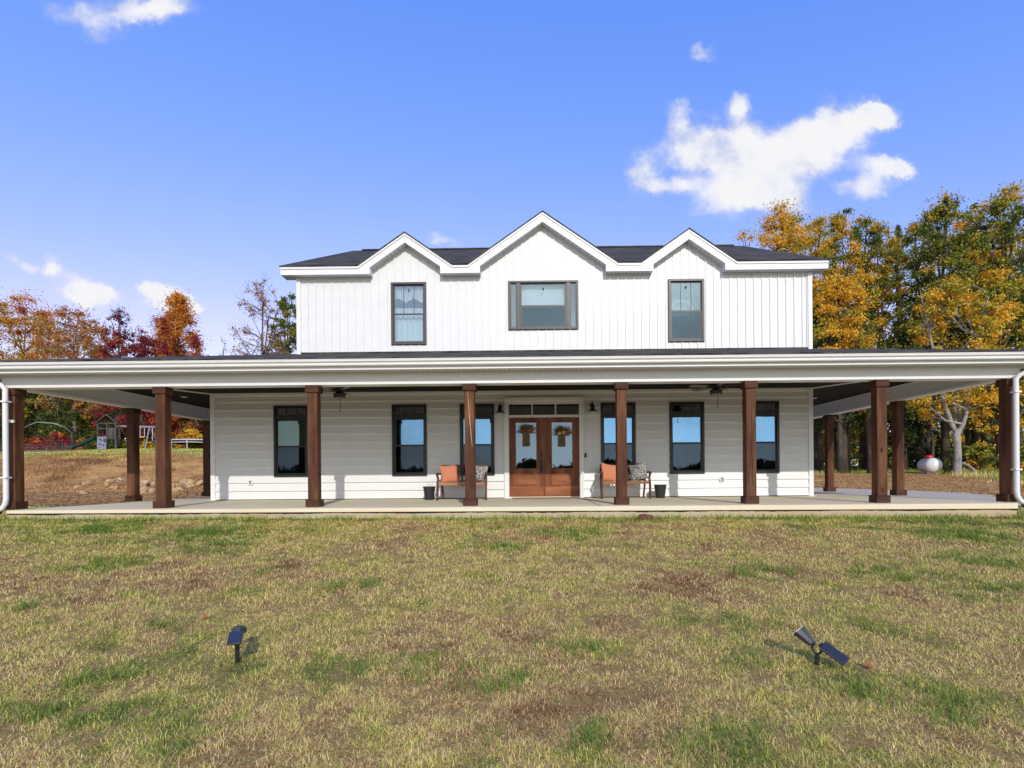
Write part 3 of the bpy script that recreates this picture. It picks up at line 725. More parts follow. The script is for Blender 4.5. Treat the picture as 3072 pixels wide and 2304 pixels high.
# eave fascia, soffit
mb = MB().box(EVL, EVR, YEV, YEV+.03, ZSO-.012, ZEV-.005).box(EVL, EVL+.03, YEV+.03, YB+1, ZSO-.012, ZEV-.005).box(EVR-.03, EVR, YEV+.03, YB+1, ZSO-.012, ZEV-.005)
part(mb, 'eave_fascia', M['fascia'])
mb = MB().box(EVL+.03, EVR-.03, YEV+.03, YBF, ZSO, ZSO+.01); part(mb, 'porch_soffit', M['soffit'])
for xa_, xb_ in ((EVL+.03, PXL-.13), (PXR+.13, EVR-.03)): part(MB().box(xa_, xb_, YBF, YB+1, ZSO, ZSO+.01), 'side_soffit', M['soffit'])
# gutters (K profile) front + sides
prof = [(0, 0), (-.07, 0), (-.085, .018), (-.085, .05), (-.12, .075), (-.125, .105), (-.13, .105), (-.13, .118), (-.118, .118), (-.118, .108), (-.006, .108), (0, .118)]
mb = MB().prism([(EVL-.13, YEV-.004+a, ZSO+.05+b) for a, b in prof], (EVR-EVL+.26, 0, 0)); part(mb, 'gutter', M['trim'])
mb = MB().prism([(EVL+.004+a, YEV, ZSO+.05+b) for a, b in prof], (0, YB+1-YEV, 0)); part(mb, 'gutter', M['trim'])
mb = MB().prism([(EVR-.004-a, YEV, ZSO+.05+b) for a, b in prof], (0, YB+1-YEV, 0)); part(mb, 'gutter', M['trim'])
# downspouts
def downspout(s, px):
    X = PX(px, 1330, 10.42); Y = 10.42; xo = X + s*.33
    r_ = .046
    pts = [(xo, Y-.2, ZSO+.06), (xo, Y-.2, ZSO-.02), (X+s*.22, Y-.12, ZSO-.10), (X+s*.06, Y-.02, ZSO-.20), (X, Y, ZSO-.28)]
    pts += [(X, Y, z_) for z_ in (2.2, 1.5, .8, .22)] + [(X+s*.01, Y-.005, .12), (X+s*.06, Y-.01, .03), (X+s*.15, Y-.02, -.03)]
    mb = MB().tube(pts, r_, 10); d = part(mb, 'downspout', M['trim'], smooth=True)
    for zs_ in (.62, 2.12): part(MB().box(X-.062, X+.062, Y-.06, Y+.06, zs_, zs_+.03), 'strap', M['trim'], d)
    pts = [(X+s*.13, Y-.02, -.02), (X+s*.22, Y-.03, -.08), (X+s*.33, Y-.03, -.15), (X+s*.55, Y-.02, -.20)]
    mb = MB().tube(pts, [.07, .078, .078, .078], 12); part(mb, 'drain_pipe', M['hose'], smooth=True)
downspout(-1, 17); downspout(1, 3049)
# posts
def post_proto():
    p = MB().box(-.0975, .0975, -.0975, .0975, .10, BZ0-.02).build('post', M['post'], None, bevel=.006)
    MB().box(-.135, .135, -.135, .135, 0, .15).build('post_base', M['post_trim'], p, bevel=.01)
    MB().box(-.13, .13, -.13, .13, BZ0-.14, BZ0-.003).build('post_cap', M['post_trim'], p, bevel=.008)
    return p
pp = post_proto(); posts = []
pos = [(PXL, 10.6475)] + [(PX(c, 1330, 10.55), 10.6475) for c in (480, 937, 1409, 1866, 2254, 2647)] + [(PXR, 10.6475)]
pos += [(PXL, 13.83), (PXL, 17.02), (PXL, 20.3), (PXR, 13.83), (PXR, 17.02), (PXR, 20.3)]
for k, (X, Y) in enumerate(pos):
    q = pp if k == 0 else copy_tree(pp)
    q.parent = house; q.location = (X, Y-YW, 0); posts.append(q)
# cracks on posts
def crack(post, pts, w, mat):
    mb = MB(); vs = []; fs = []
    for k, (x, z) in enumerate(pts):
        ww = w*(.35+.65*math.sin(PI*(k+.5)/len(pts)))*(.6+.8*random.random()); vs += [(x-ww/2, -.1005, z), (x+ww/2, -.1005, z)]
    for k in range(len(pts)-1): fs.append((2*k, 2*k+1, 2*k+3, 2*k+2))
    me = mb.add(vs, fs).build('crack', mat, None); me.parent = post; return me
z = 2.27; pts = []
while z > 1.16: pts.append((-.035+.085*(2.27-z)/1.1+random.uniform(-.004, .004), z)); z -= .05
c = crack(posts[3], pts, .011, M['crack']); c['label'] = 'pale zigzag split down the cedar'
z = 2.28; pts = []
while z > .3: pts.append((.012+random.uniform(-.005, .005), z)); z -= .06
crack(posts[5], pts, .014, M['darkcrack'])
# ---- windows
def wavy(x0, x1, z0, z1, y, waves, amp, taper=0, hem=None):
    n = 40; vs = []; fs = []; rows_ = 8
    for j in range(rows_+1):
        f = j/rows_; z_ = z1+(z0-z1)*f
        for i in range(n+1):
            u = i/n; xx_ = x0+(x1-x0)*u
            if taper: xx_ = x0 + (x1-x0)*u*(1-taper*math.sin(PI*f)) if taper > 0 else x1-(x1-x0)*(1-u)*(1+taper*math.sin(PI*f))
            zz = z_ if not hem or f < 1 else z_+hem*math.sin(u*PI*4)
            vs.append((xx_, y+amp*math.sin(u*waves*2*PI+math.sin(f*3)), zz))
    for j in range(rows_):
        for i in range(n): a = j*(n+1)+i; fs.append((a, a+1, a+n+2, a+n+1))
    return MB().add(vs, fs)
def frame_ring(m_, x0, x1, z0, z1, w, y0, y1):
    m_.box(x0, x1, y0, y1, z1-w, z1).box(x0, x1, y0, y1, z0, z0+w).box(x0, x0+w, y0, y1, z0+w, z1-w).box(x1-w, x1, y0, y1, z0+w, z1-w)
def sashes(w, x0, x1, zlo, zmid, zhi, fm, g_up, g_lo, lites=0, screen=True):
    """double hung: upper pane, lower pane"""
    s = MB(); frame_ring(s, x0, x1, zmid, zhi, .030, YW-.004, YW+.03); frame_ring(s, x0, x1, zlo, zmid+.02, .036, YW-.020, YW-.0045)
    if lites:
        for i in range(1, lites): xx_ = x0+(x1-x0)*i/lites; s.box(xx_-.008, xx_+.008, YW+.004, YW+.026, zmid+.03, zhi-.03)
    s.build('sash', fm, w, bevel=.002)
    MB().box(x0+.028, x1-.028, YW+.010, YW+.016, zmid+.03, zhi-.03).build('pane', g_up, w)
    MB().box(x0+.034, x1-.034, YW-.012, YW-.007, zlo+.034, zmid-.012).build('pane', g_lo, w)
def low_window(b, curtain):
    x0, x1, z0, z1 = b; fm = M['black']; m_ = MB()
    frame_ring(m_, x0, x1, z0, z1, .062, YW-.048, YW+.06)
    m_.box(x0+.062, x1-.062, YW-.028, YW+.06, z1-.36, z1-.235)
    n3 = (x1-x0-.124)/3
    for i in (1, 2): m_.box(x0+.062+n3*i-.009, x0+.062+n3*i+.009, YW-.005, YW+.03, z1-.235, z1-.062)
    w = part(m_, 'window', fm, bevel=.003)
    MB().box(x0+.06, x1-.06, YW+.008, YW+.014, z1-.237, z1-.06).build('transom_pane', M['glass_dark'], w)
    sashes(w, x0+.062, x1-.062, z0+.062, z0+.79, z1-.36, fm, M['glass_green'] if curtain == 'G' else M['glass'], M['glass_low'])
    yc = YW+.16
    if curtain == 'L': wavy(x0+.03, x0+.55, z0, z1-.3, yc, 5, .02, .35).build('curtain', M['curtain'], w, smooth=True)
    elif curtain == 'R': wavy(x1-.55, x1-.03, z0, z1-.3, yc, 5, .02, -.35).build('curtain', M['curtain'], w, smooth=True)
    elif curtain == 'C': wavy(x0+.25, x1-.2, z0, z1-.3, yc, 5, .02).build('curtain', M['curtain'], w, smooth=True)
    elif curtain == 'G': wavy(x0+.03, x1-.03, z0, z1-.05, yc, 7, .02).build('curtain', M['curtain_g'], w, smooth=True)
    elif curtain == 'B':
        wavy(x0+.03, x0+.3, z0, z1-.3, yc, 3, .02, .35).build('curtain', M['curtain'], w, smooth=True); wavy(x1-.3, x1-.03, z0, z1-.3, yc, 3, .02, -.35).build('curtain', M['curtain'], w, smooth=True)
    return w
for b, c in zip(low_wins, ('G', 'C', 'R', 'B', 'L', 'R')): low_window(b, c)
def up_window(b, lites, glo=None):
    x0, x1, z0, z1 = b; m_ = MB(); frame_ring(m_, x0, x1, z0, z1, .052, YW-.055, YW+.06); frame_ring(m_, x0-.012, x1+.012, z0-.012, z1+.012, .03, YW-.03, YW-.02)
    w = part(m_, 'window', M['brownblack'], bevel=.003)
    sashes(w, x0+.052, x1-.052, z0+.052, (z0+z1)/2-.02, z1-.052, M['brownblack'], M['glass_up'], glo or M['glass_up_low'], lites)
    return w
w = up_window(up_wins[0], 3, M['glass_up']); x0, x1, z0, z1 = up_wins[0]
wavy(x0+.04, x1-.04, z1-.42, z1-.05, YW+.12, 6, .03, 0, .05).build('curtain', M['curtain'], w, smooth=True)
wavy(x0+.04, x1-.04, z0, z1-.62, YW+.14, 6, .025, 0, 0).build('curtain', M['curtain'], w, smooth=True)
w = up_window(up_wins[2], 3); x0, x1, z0, z1 = up_wins[2]
pts = [(x0+.16, YW+.4, z0)]+[(x0+.45-.31*math.cos(a), YW+.4, z0+.88+.31*math.sin(a)) for a in [PI*k/14 for k in range(15)]]+[(x0+.76, YW+.4, z0)]
tag(MB().tube(pts, .018, 8).build('arched_frame', M['lampwhite'], None, smooth=True), 'white arched frame standing behind the upper right window', 'frame')
tag(MB().box(x0+.08, x0+.30, YW+.2, YW+.32, z0+.04, z0+.28).build('cardboard_box', M['cardboard'], None, bevel=.01), 'tan box on the sill inside the upper right window', 'box')
wavy(x0+.04, x1-.04, (z0+z1)/2+.02, z1-.05, YW+.5, 3, .01).build('curtain', M['curtain_g'], w, smooth=True)
# triple window
x0, x1, z0, z1 = up_wins[1]; m_ = MB(); frame_ring(m_, x0, x1, z0, z1, .045, YW-.055, YW+.06); frame_ring(m_, x0-.012, x1+.012, z0-.012, z1+.012, .03, YW-.03, YW-.02)
wl = .285
for xx_ in (x0+wl-.03, x1-wl+.03): m_.box(xx_-.05, xx_+.05, YW-.04, YW+.06, z0+.045, z1-.045)
w = part(m_, 'window', M['brownblack'], bevel=.003)
sashes(w, x0+wl+.02, x1-wl-.02, z0+.045, (z0+z1)/2-.02, z1-.045, M['brownblack'], M['glass_up'], M['glass_up_low'])
m_ = MB()
for k in range(11): z_ = z0+.05+k*.05; m_.box(x0+wl+.03, x1-wl-.03, YW+.10, YW+.12+.012*math.sin(k*2.1), z_, z_+.036)
m_.build('blind', M['curtain_g'], w)
wavy(x0+wl+.02, x1-wl-.02, (z0+z1)/2, z1-.04, YW+.16, 3, .01).build('curtain', M['curtain'], w, smooth=True)
for a, b in ((x0+.045, x0+wl-.08), (x1-wl+.08, x1-.045)):
    s = MB(); frame_ring(s, a, b, z0+.045, z1-.045, .02, YW-.02, YW+.02); s.build('sash', M['brownblack'], w); MB().box(a+.018, b-.018, YW, YW+.006, z0+.063, z1-.063).build('side_pane', M['glass_up'], w)
# small cameras or sensors hung at the top of the three upper windows
for b in up_wins:
    xc = (b[0]+b[1])/2
    t = thing('window_ornament', {0: 'small dark drop shaped ornament at the top of the upper left window', 1: 'small dark drop shaped ornament at the top of the wide middle window', 2: 'small dark drop shaped ornament at the top of the upper right window'}[up_wins.index(b)], 'ornament', (xc, YW-.006, b[3]-.22), group='drop ornaments on the upper windows')
    MB().lathe([(.002, .05), (.008, .035), (.02, .005), (.022, -.01), (.012, -.03), (.001, -.036)], (xc, YW-.002, b[3]-.2), 12).build('drop', M['blackmetal'], t, smooth=True)
# ---- door
m_ = MB()
tx0, tx1 = PX(1515.8, 1350, YW), PX(1748, 1350, YW); ztop = 2.575
m_.box(tx0, DX0, YW-.06, YW+.10, 0, ztop).box(DX1, tx1, YW-.06, YW+.10, 0, ztop).box(DX0, DX1, YW-.06, YW+.10, 2.445, ztop).box(DX0, DX1, YW-.02, YW+.10, 2.10, 2.165)
for k in (1, 2): xx_ = DX0+(DX1-DX0)*k/3; m_.box(xx_-.016, xx_+.016, YW-.005, YW+.06, 2.165, 2.445)
m_.box(tx0-.025, tx0+.02, YW-.075, YW-.061, 0, ztop-.051).box(tx1-.02, tx1+.025, YW-.075, YW-.061, 0, ztop-.051).box(tx0-.035, tx1+.035, YW-.085, YW-.061, ztop-.05, ztop+.04)
m_.box(DX0, DX1, YW-.01, YW+.1, 0.002, .035)
fr = part(m_, 'door_frame', M['trim'], bevel=.003)
MB().box(DX0, DX1, YW+.03, YW+.036, 2.165, 2.445).build('transom_pane', M['glass_dark'], fr)
mid = (DX0+DX1)/2; S5 = YW/F/2.765
def dxp(c5): return PX(1250+c5/2.765, 1350, YW)
for side, (a, b, ga, gb, pa, pb) in enumerate(((DX0, mid-.003, dxp(823), dxp(993), dxp(820), dxp(998)), (mid+.003, DX1, dxp(1122), dxp(1292), dxp(1119), dxp(1297)))):
    m_ = MB(); y0, y1 = YW+.02, YW+.07
    m_.box(a, ga, y0, y1, .04, 2.095).box(gb, b, y0, y1, .04, 2.095).box(ga, gb, y0, y1, 1.97, 2.095).box(ga, gb, y0, y1, .04, .775)
    frame_ring(m_, ga-.03, gb+.03, .745, 2.0, .03, y0-.012, y0-.001)
    d = part(m_, 'front_door', M['door'], bevel=.003)
    MB().box(ga-.002, gb+.002, y0+.02, y0+.026, .773, 1.972).build('glass', M['glass_door'], d)
    m2 = MB(); frame_ring(m2, pa, pb, .33, .61, .022, y0-.012, y0-.001); m2.box(pa+.03, pb-.03, y0-.007, y0-.001, .36, .58); m2.build('panel', M['doorh'], d, bevel=.004)
    m3 = MB().box(a+.002, b-.002, y0-.004, y0-.001, .045, .30); m3.build('kick_board', M['doorh'], d)
    if side == 1: MB().box(a-.022, a+.022, y0-.012, y0-.0015, .04, 2.09).build('astragal', M['door'], d, bevel=.003)
    if side == 0:
        xh_ = dxp(1033); m4 = MB(); m4.box(xh_-.03, xh_+.03, y0-.02, y0-.001, 1.06, 1.18); m4.lathe([(.0, .02), (.022, .02), (.022, -.012), (.0, -.012)], (xh_, y0-.03, 1.13), 12, Matrix.Rotation(PI/2, 3, 'X'))
        m4.box(xh_-.028, xh_+.028, y0-.02, y0-.001, .66, 1.03)
        m4.tube([(xh_, y0-.02, .98), (xh_, y0-.065, .96), (xh_, y0-.07, .85), (xh_, y0-.06, .74), (xh_, y0-.02, .70)], .010, 8)
        m4.build('handle', M['blackmetal'], d, bevel=.003)
MB().box(DX0, DX1, YW+.075, YW+.09, 0, .04).build('threshold', M['door'], fr)
# outlets and doorbell
for k, (px, py) in enumerate(((754.5, 1447), (2165, 1437.5))):
    X, Z = P(px, py, YW); m_ = MB().box(X-.06, X+.06, YW-.065, YW-.018, Z-.07, Z+.07)
    q = part(m_, 'outlet_cover', M['trim'], bevel=.015); MB().box(X-.03, X+.03, YW-.071, YW-.0655, Z-.045, Z+.045).build('socket', simple('grey_socket', (.25, .25, .26)) if k == 0 else bpy.data.materials['grey_socket'], q, bevel=.004)
X, Z = P(1756.5, 1366, YW); part(MB().box(X-.022, X+.022, YW-.065, YW-.018, Z-.055, Z+.055), 'doorbell', M['blackmetal'], bevel=.006)
# ------------------------------------------------------------------ things on the porch
# wall lamps
def lamp(label, px, pyb):
    X, Zb = P(px, pyb, YW-.22); t = thing('wall_lamp', label, 'lamp', (X, YW-.03, Zb), group='black barn lamps beside the front door')
    c = (X, YW-.22, Zb)
    MB().lathe([(.132, 0), (.128, .008), (.075, .06), (.052, .075), (.052, .13), (.045, .165), (.03, .19), (.012, .20), (.010, .235), (.004, .25)], c, 28).build('lamp_shade', M['blackmetal'], t, smooth=True)
    MB().lathe([(.128, -.002), (.120, .004), (.07, .052), (.0, .055)], c, 28).build('shade_lining', M['lampwhite'], t, smooth=True)
    MB().tube([(X, YW-.22, Zb+.22), (X, YW-.20, Zb+.27), (X, YW-.12, Zb+.28), (X, YW-.03, Zb+.2)], .010, 8).build('arm', M['blackmetal'], t, smooth=True)
    MB().lathe([(.0, 0), (.055, 0), (.055, .02), (.0, .025)], (X, YW-.03, Zb+.19), 20, Matrix.Rotation(PI/2, 3, 'X')).build('wall_plate', M['blackmetal'], t)
lamp('black barn lamp on the wall left of the door', 1499.5, 1240); lamp('black barn lamp on the wall right of the door', 1778, 1235.5)
# ceiling fans
def fan(label, px, ang):
    Y = 12.25; X = PX(px, 1180, Y); t = thing('ceiling_fan', label, 'ceiling fan', (X, Y, 2.8), group='black ceiling fans under the porch roof')
    MB().lathe([(.0, 2.80), (.07, 2.80), (.065, 2.77), (.03, 2.74), (.02, 2.735)], (X, Y, 0), 20).build('canopy', M['blackmetal'], t, smooth=True)
    MB().tube([(X, Y, 2.74), (X, Y, 2.66)], .014, 8).build('downrod', M['blackmetal'], t)
    MB().lathe([(.03, 2.68), (.075, 2.672), (.12, 2.64), (.125, 2.60), (.12, 2.575), (.09, 2.56), (.07, 2.555), (.09, 2.53), (.145, 2.505), (.145, 2.495), (.0, 2.495)], (X, Y, 0), 28).build('motor', M['blackmetal'], t, smooth=True)
    MB().lathe([(.125, 2.494), (.128, 2.43), (.11, 2.415), (.05, 2.405), (.0, 2.40)], (X, Y, 0), 24).build('light_shade', simple('smoked_glass', (.10, .09, .075), (.25, .23, .2), 30, .15) if 'smoked_glass' not in bpy.data.materials else bpy.data.materials['smoked_glass'], t, smooth=True)
    m_ = MB()
    for k in range(8):
        a = 2*PI*k/8; m_.tube([(X+.137*math.cos(a), Y+.137*math.sin(a), 2.495), (X+.137*math.cos(a), Y+.137*math.sin(a), 2.42)], .004, 6)
    m_.lathe([(.134, 2.425), (.142, 2.425), (.142, 2.415), (.134, 2.415)], (X, Y, 0), 24); m_.build('light_cage', M['blackmetal'], t)
    m_ = MB().tube([(X+.02, Y-.03, 2.40), (X+.02, Y-.03, 2.14)], .003, 6).tube([(X+.035, Y-.02, 2.40), (X+.035, Y-.02, 2.12)], .003, 6)
    m_.lathe([(.0, .02), (.01, .01), (.01, -.01), (.0, -.02)], (X+.02, Y-.03, 2.13), 10).lathe([(.0, .02), (.01, .01), (.01, -.01), (.0, -.02)], (X+.035, Y-.02, 2.10), 10); m_.build('pull_chain', M['blackmetal'], t)
    for k in range(5):
        a = ang+2*PI*k/5; rm = Matrix.Rotation(a, 3, 'Z') @ Matrix.Rotation(R(11), 3, 'X')
        out = [(.20, -.05), (.3, -.07), (.62, -.078), (.66, -.06), (.675, 0), (.66, .06), (.62, .078), (.3, .07), (.20, .05)]
        m_ = MB(); top_ = [rm @ Vector((x_, y_, .004)) + Vector((X, Y, 2.585)) for x_, y_ in out]
        m_.prism(top_, rm @ Vector((0, 0, -.008))); b_ = m_.build('fan_blade', M['blade'], t)
        m2 = MB(); m2.beam(Vector((X, Y, 2.58))+rm @ Vector((.11, 0, 0)), Vector((X, Y, 2.582))+rm @ Vector((.26, 0, .0)), .035, .012); m2.build('blade_iron', M['blackmetal'], b_)
fan('black ceiling fan between the third and fourth front posts', 1018.5, .35); fan('black ceiling fan left of the sixth front post', 2148, .9)
# benches
BL = 1.24; BD = .56
def bench_proto():
    t = thing('garden_bench', 'x', 'bench', (0, 0, 0), group='wooden benches either side of the front door')
    m_ = MB()
    for k in range(6): y_ = -.46+k*.083; m_.box(-BL/2+.05, BL/2-.05, y_, y_+.07, .405, .425)
    m_.box(-BL/2+.05, BL/2-.05, -.475, -.46, .365, .43).box(-BL/2+.05, BL/2-.05, -.06, -.045, .37, .42)
    m_.build('seat', M['bench_seat'], t, bevel=.004)
    m_ = MB(); m_.beam((-BL/2+.07, .015, .845), (BL/2-.07, .015, .845), .03, .055); m_.beam((-BL/2+.07, -.03, .46), (BL/2-.07, -.03, .46), .025, .04)
    for k in range(12): x_ = -BL/2+.12+k*(BL-.24)/11; m_.beam((x_, -.03, .47), (x_, .012, .83), .042, .014, (0, 1, 0))
    m_.build('backrest', M['bench'], t, bevel=.003)
    for s in (-1, 1):
        m_ = MB().beam((s*(BL/2-.03), -.49, 0), (s*(BL/2-.03), -.47, .40), .05, .05).beam((s*(BL/2-.03), -.47, .40), (s*(BL/2-.045), -.455, .52), .05, .045).beam((s*(BL/2-.045), -.455, .52), (s*(BL/2-.025), -.47, .625), .045, .045)
        m_.build('leg', M['bench'], t, bevel=.006)
        m_ = MB().beam((s*(BL/2-.09), .03, 0), (s*(BL/2-.06), -.03, .42), .045, .045).beam((s*(BL/2-.06), -.03, .42), (s*(BL/2-.07), .015, .86), .045, .045)
        m_.build('leg', M['bench'], t, bevel=.006)
        m_ = MB().tube([(s*(BL/2-.03), 0, .64), (s*(BL/2-.03), -.2, .645), (s*(BL/2-.03), -.42, .65), (s*(BL/2-.03), -.50, .63)], [.022, .026, .028, .028], 10)
        m_.lathe([(0, .03), (.036, .028), (.036, -.028), (0, -.03)], (s*(BL/2-.03), -.51, .635), 16, Matrix.Rotation(PI/2, 3, 'Y')); m_.build('armrest', M['bench'], t, bevel=.003)
        MB().beam((s*(BL/2-.04), -.46, .39), (s*(BL/2-.06), -.04, .39), .025, .05).build('side_rail', M['bench'], t)
    MB().beam((.0, -.03, .36), (.0, -.45, .36), .05, .03).build('cross_bar', M['bench'], t)
    return t
b1 = bench_proto(); b2 = copy_tree(b1)
B1X = (PX(1307, 1460, 12.9)+PX(1462.5, 1460, 12.9))/2; B2X = (PX(1802, 1460, 13.05)+PX(1954.5, 1460, 13.05))/2
b1.location = (B1X, 13.40, 0); b2.location = (B2X, 13.55, 0)
b1['label'] = 'wooden slatted bench left of the door beside the fourth post'; b2['label'] = 'wooden slatted bench right of the door behind the fifth post'
def cushion(name, label, c, rz, lean, tilt, mat, hw=.235, T_=.085, grp=None):
    n = 18; vs = []; fs = []
    for sgn in (1, -1):
        for i in range(n+1):
            for j in range(n+1):
                u = 2*i/n-1; v = 2*j/n-1
                x_ = hw*u*(1-.10*(1-v*v)); z_ = hw*v*(1-.10*(1-u*u)); y_ = sgn*T_*max(0, (1-u**2)*(1-v**2))**.5
                y_ += .006*math.sin(7*u+3*v)*(1-u*u)*(1-v*v)
                vs.append((x_, y_, z_))
    m = (n+1)**2
    for sgn in (0, 1):
        for i in range(n):
            for j in range(n):
                a = sgn*m+i*(n+1)+j; q = (a, a+1, a+n+2, a+n+1); fs.append(q if sgn else q[::-1])
    rm = Matrix.Rotation(rz, 3, 'Z') @ Matrix.Rotation(lean, 3, 'X') @ Matrix.Rotation(tilt, 3, 'Y')
    o = MB().add([tuple(rm @ Vector(p)) for p in vs], fs).build(name, mat, None, smooth=True, recalc=False)
    o.location = c; return tag(o, label, 'pillow', grp)
lean = R(-14)
cushion('throw_pillow', 'salmon pillow on the bench left of the door', (B1X-.34, 13.22, .645), R(14), lean, R(-5), M['salmon'], grp='salmon pillows on the benches')
cushion('throw_pillow', 'black and white print pillow on the bench left of the door', (B1X+.40, 13.2, .645), R(-12), lean, R(4), M['print'], .215, grp='black and white pillows on the benches')
cushion('throw_pillow', 'salmon pillow on the bench right of the door', (B2X-.36, 13.33, .64), R(16), lean, R(9), M['salmon'], grp='salmon pillows on the benches')
cushion('throw_pillow', 'black and white print pillow leaning on the bench right of the door', (B2X+.35, 13.30, .655), R(-28), lean, R(-13), M['print'], .225, grp='black and white pillows on the benches')
# planters
def planter(label, pl, pr, pb, Y):
    X = (PX(pl, pb, Y)+PX(pr, pb, Y))/2; t = thing('planter_pot', label, 'planter', (X, Y, 0), group='black planters beside the benches')
    MB().lathe([(.0, 0), (.105, 0), (.11, .01), (.150, .31), (.160, .315), (.160, .335), (.148, .335), (.14, .28), (.0, .28)], (X, Y, 0), 32).build('pot', M['planter'], t, smooth=False, bevel=0)
    MB().lathe([(.0, .29), (.14, .282), (.14, .275), (.0, .275)], (X, Y, 0), 20).build('soil', M['clod'], t)
    return X, Y, t
X, Y, t = planter('black planter left of the left bench with a few dry stems', 1269, 1307, 1490, 13.3)
m_ = MB()
for k in range(6): a = random.uniform(-1, 1); m_.tube([(X+.02*k-.03, Y, .28), (X+.02*k-.03+a*.02, Y, .34), (X+.02*k-.03+a*.06, Y-.02, .39+.02*random.random())], .003, 5)
m_.build('stems', M['straw'], t)
planter('black empty planter to the right of the right bench', 1961, 2001, 1485, 13.4)
# doormat
xa, xb = PX(1536, 1490, 13.5), PX(1719, 1490, 13.5)
tag(MB().box(xa, xb, 13.28, 13.80, .002, .022).build('doormat', M['mat'], None, bevel=.006), 'thin tan doormat in front of the double doors', 'doormat')
# door baskets with dried grass
def basket(label, cx5, top5, bot5, flowers):
    yb_ = YW-.02; X = dxp(cx5); zt = H+(1424-(1150+top5/2.765))*YW/F; zb_ = H+(1424-(1150+bot5/2.765))*YW/F
    t = thing('door_basket', label, 'basket', (X, yb_, zb_), group='wall baskets of dried grass on the doors')
    m_ = MB(); nr = 12
    for k in range(nr):
        f = k/nr; w = .098+.012*math.cos(f*3); z0_ = zb_+(zt-zb_)*f; hh = (zt-zb_)/nr*.86
        w = .105-.012*f
        m_.prism([(X-w, yb_, z0_), (X+w, yb_, z0_), (X+w*.7, yb_-.075, z0_), (X-w*.7, yb_-.075, z0_)], (0, 0, hh))
    m_.build('basket', M['wicker'], t, bevel=.004)
    m_ = MB(); m_.box(X-.095, X+.095, yb_-.07, yb_-.004, zb_+.005, zt-.01); m_.build('basket_lining', M['straw'], t)
    m_ = MB(); rs = random.Random(int(cx5))
    for k in range(190):
        a = rs.gauss(0, .8); a = max(-1.6, min(1.6, a)); L = rs.uniform(.17, .30); dy = rs.uniform(-.45, .1)
        b0_ = Vector((X+rs.uniform(-.06, .06), yb_-.04+rs.uniform(-.02, .02), zt-.03))
        d = Vector((math.sin(a), dy, math.cos(a)*.95+.12)); p1 = b0_+d*L*.6; p2 = p1+(d+Vector((math.sin(a)*.4, -.1, -.12)))*L*.4
        s_ = Vector((.5, .3, .4)).cross(d).normalized()*rs.uniform(.005, .011)
        n0 = len(m_.v); m_.v += [tuple(b0_-s_*.5), tuple(b0_+s_*.5), tuple(p1+s_), tuple(p1-s_), tuple(p2)]; m_.f += [(n0, n0+1, n0+2, n0+3), (n0+3, n0+2, n0+4)]
    m_.build('dried_grass', M['straw'], t, recalc=False)
    for fx, fz_ in flowers:
        Xf = dxp(fx); Zf = H+(1424-(1150+fz_/2.765))*YW/F
        fl = MB().lathe([(.0, .012), (.038, .006), (.042, 0), (.038, -.008), (.0, -.01)], (Xf, yb_-.10, Zf), 16, Matrix.Rotation(PI/2, 3, 'X')).build('flower', M['cream'], t, smooth=True)
        MB().lathe([(.0, .008), (.010, .006), (.012, -.002)], (Xf, yb_-.112, Zf), 10, Matrix.Rotation(PI/2, 3, 'X')).build('flower_centre', M['straw'], fl)
basket('brown wicker basket of dried grass on the left door', 909, 405, 520, ())
basket('brown wicker basket with dried grass and two cream flowers on the right door', 1203, 425, 525, ((1183, 418), (1218, 412)))
# security camera on the first post
X, Z = P(34, 1264, 10.5); t = thing('security_camera', 'small white camera fixed to the far left porch post', 'camera', (X, 10.54, Z))
m_ = MB().box(X-.03, X+.03, 10.50, 10.549, Z-.03, Z+.03); m_.build('bracket', M['trim'], t, bevel=.01)
MB().lathe([(0, .05), (.032, .048), (.036, 0), (.03, -.04), (0, -.045)], (X-.03, 10.46, Z+.01), 16, Matrix.Rotation(R(70), 3, 'X')).build('camera_body', M['trim'], t, smooth=True)
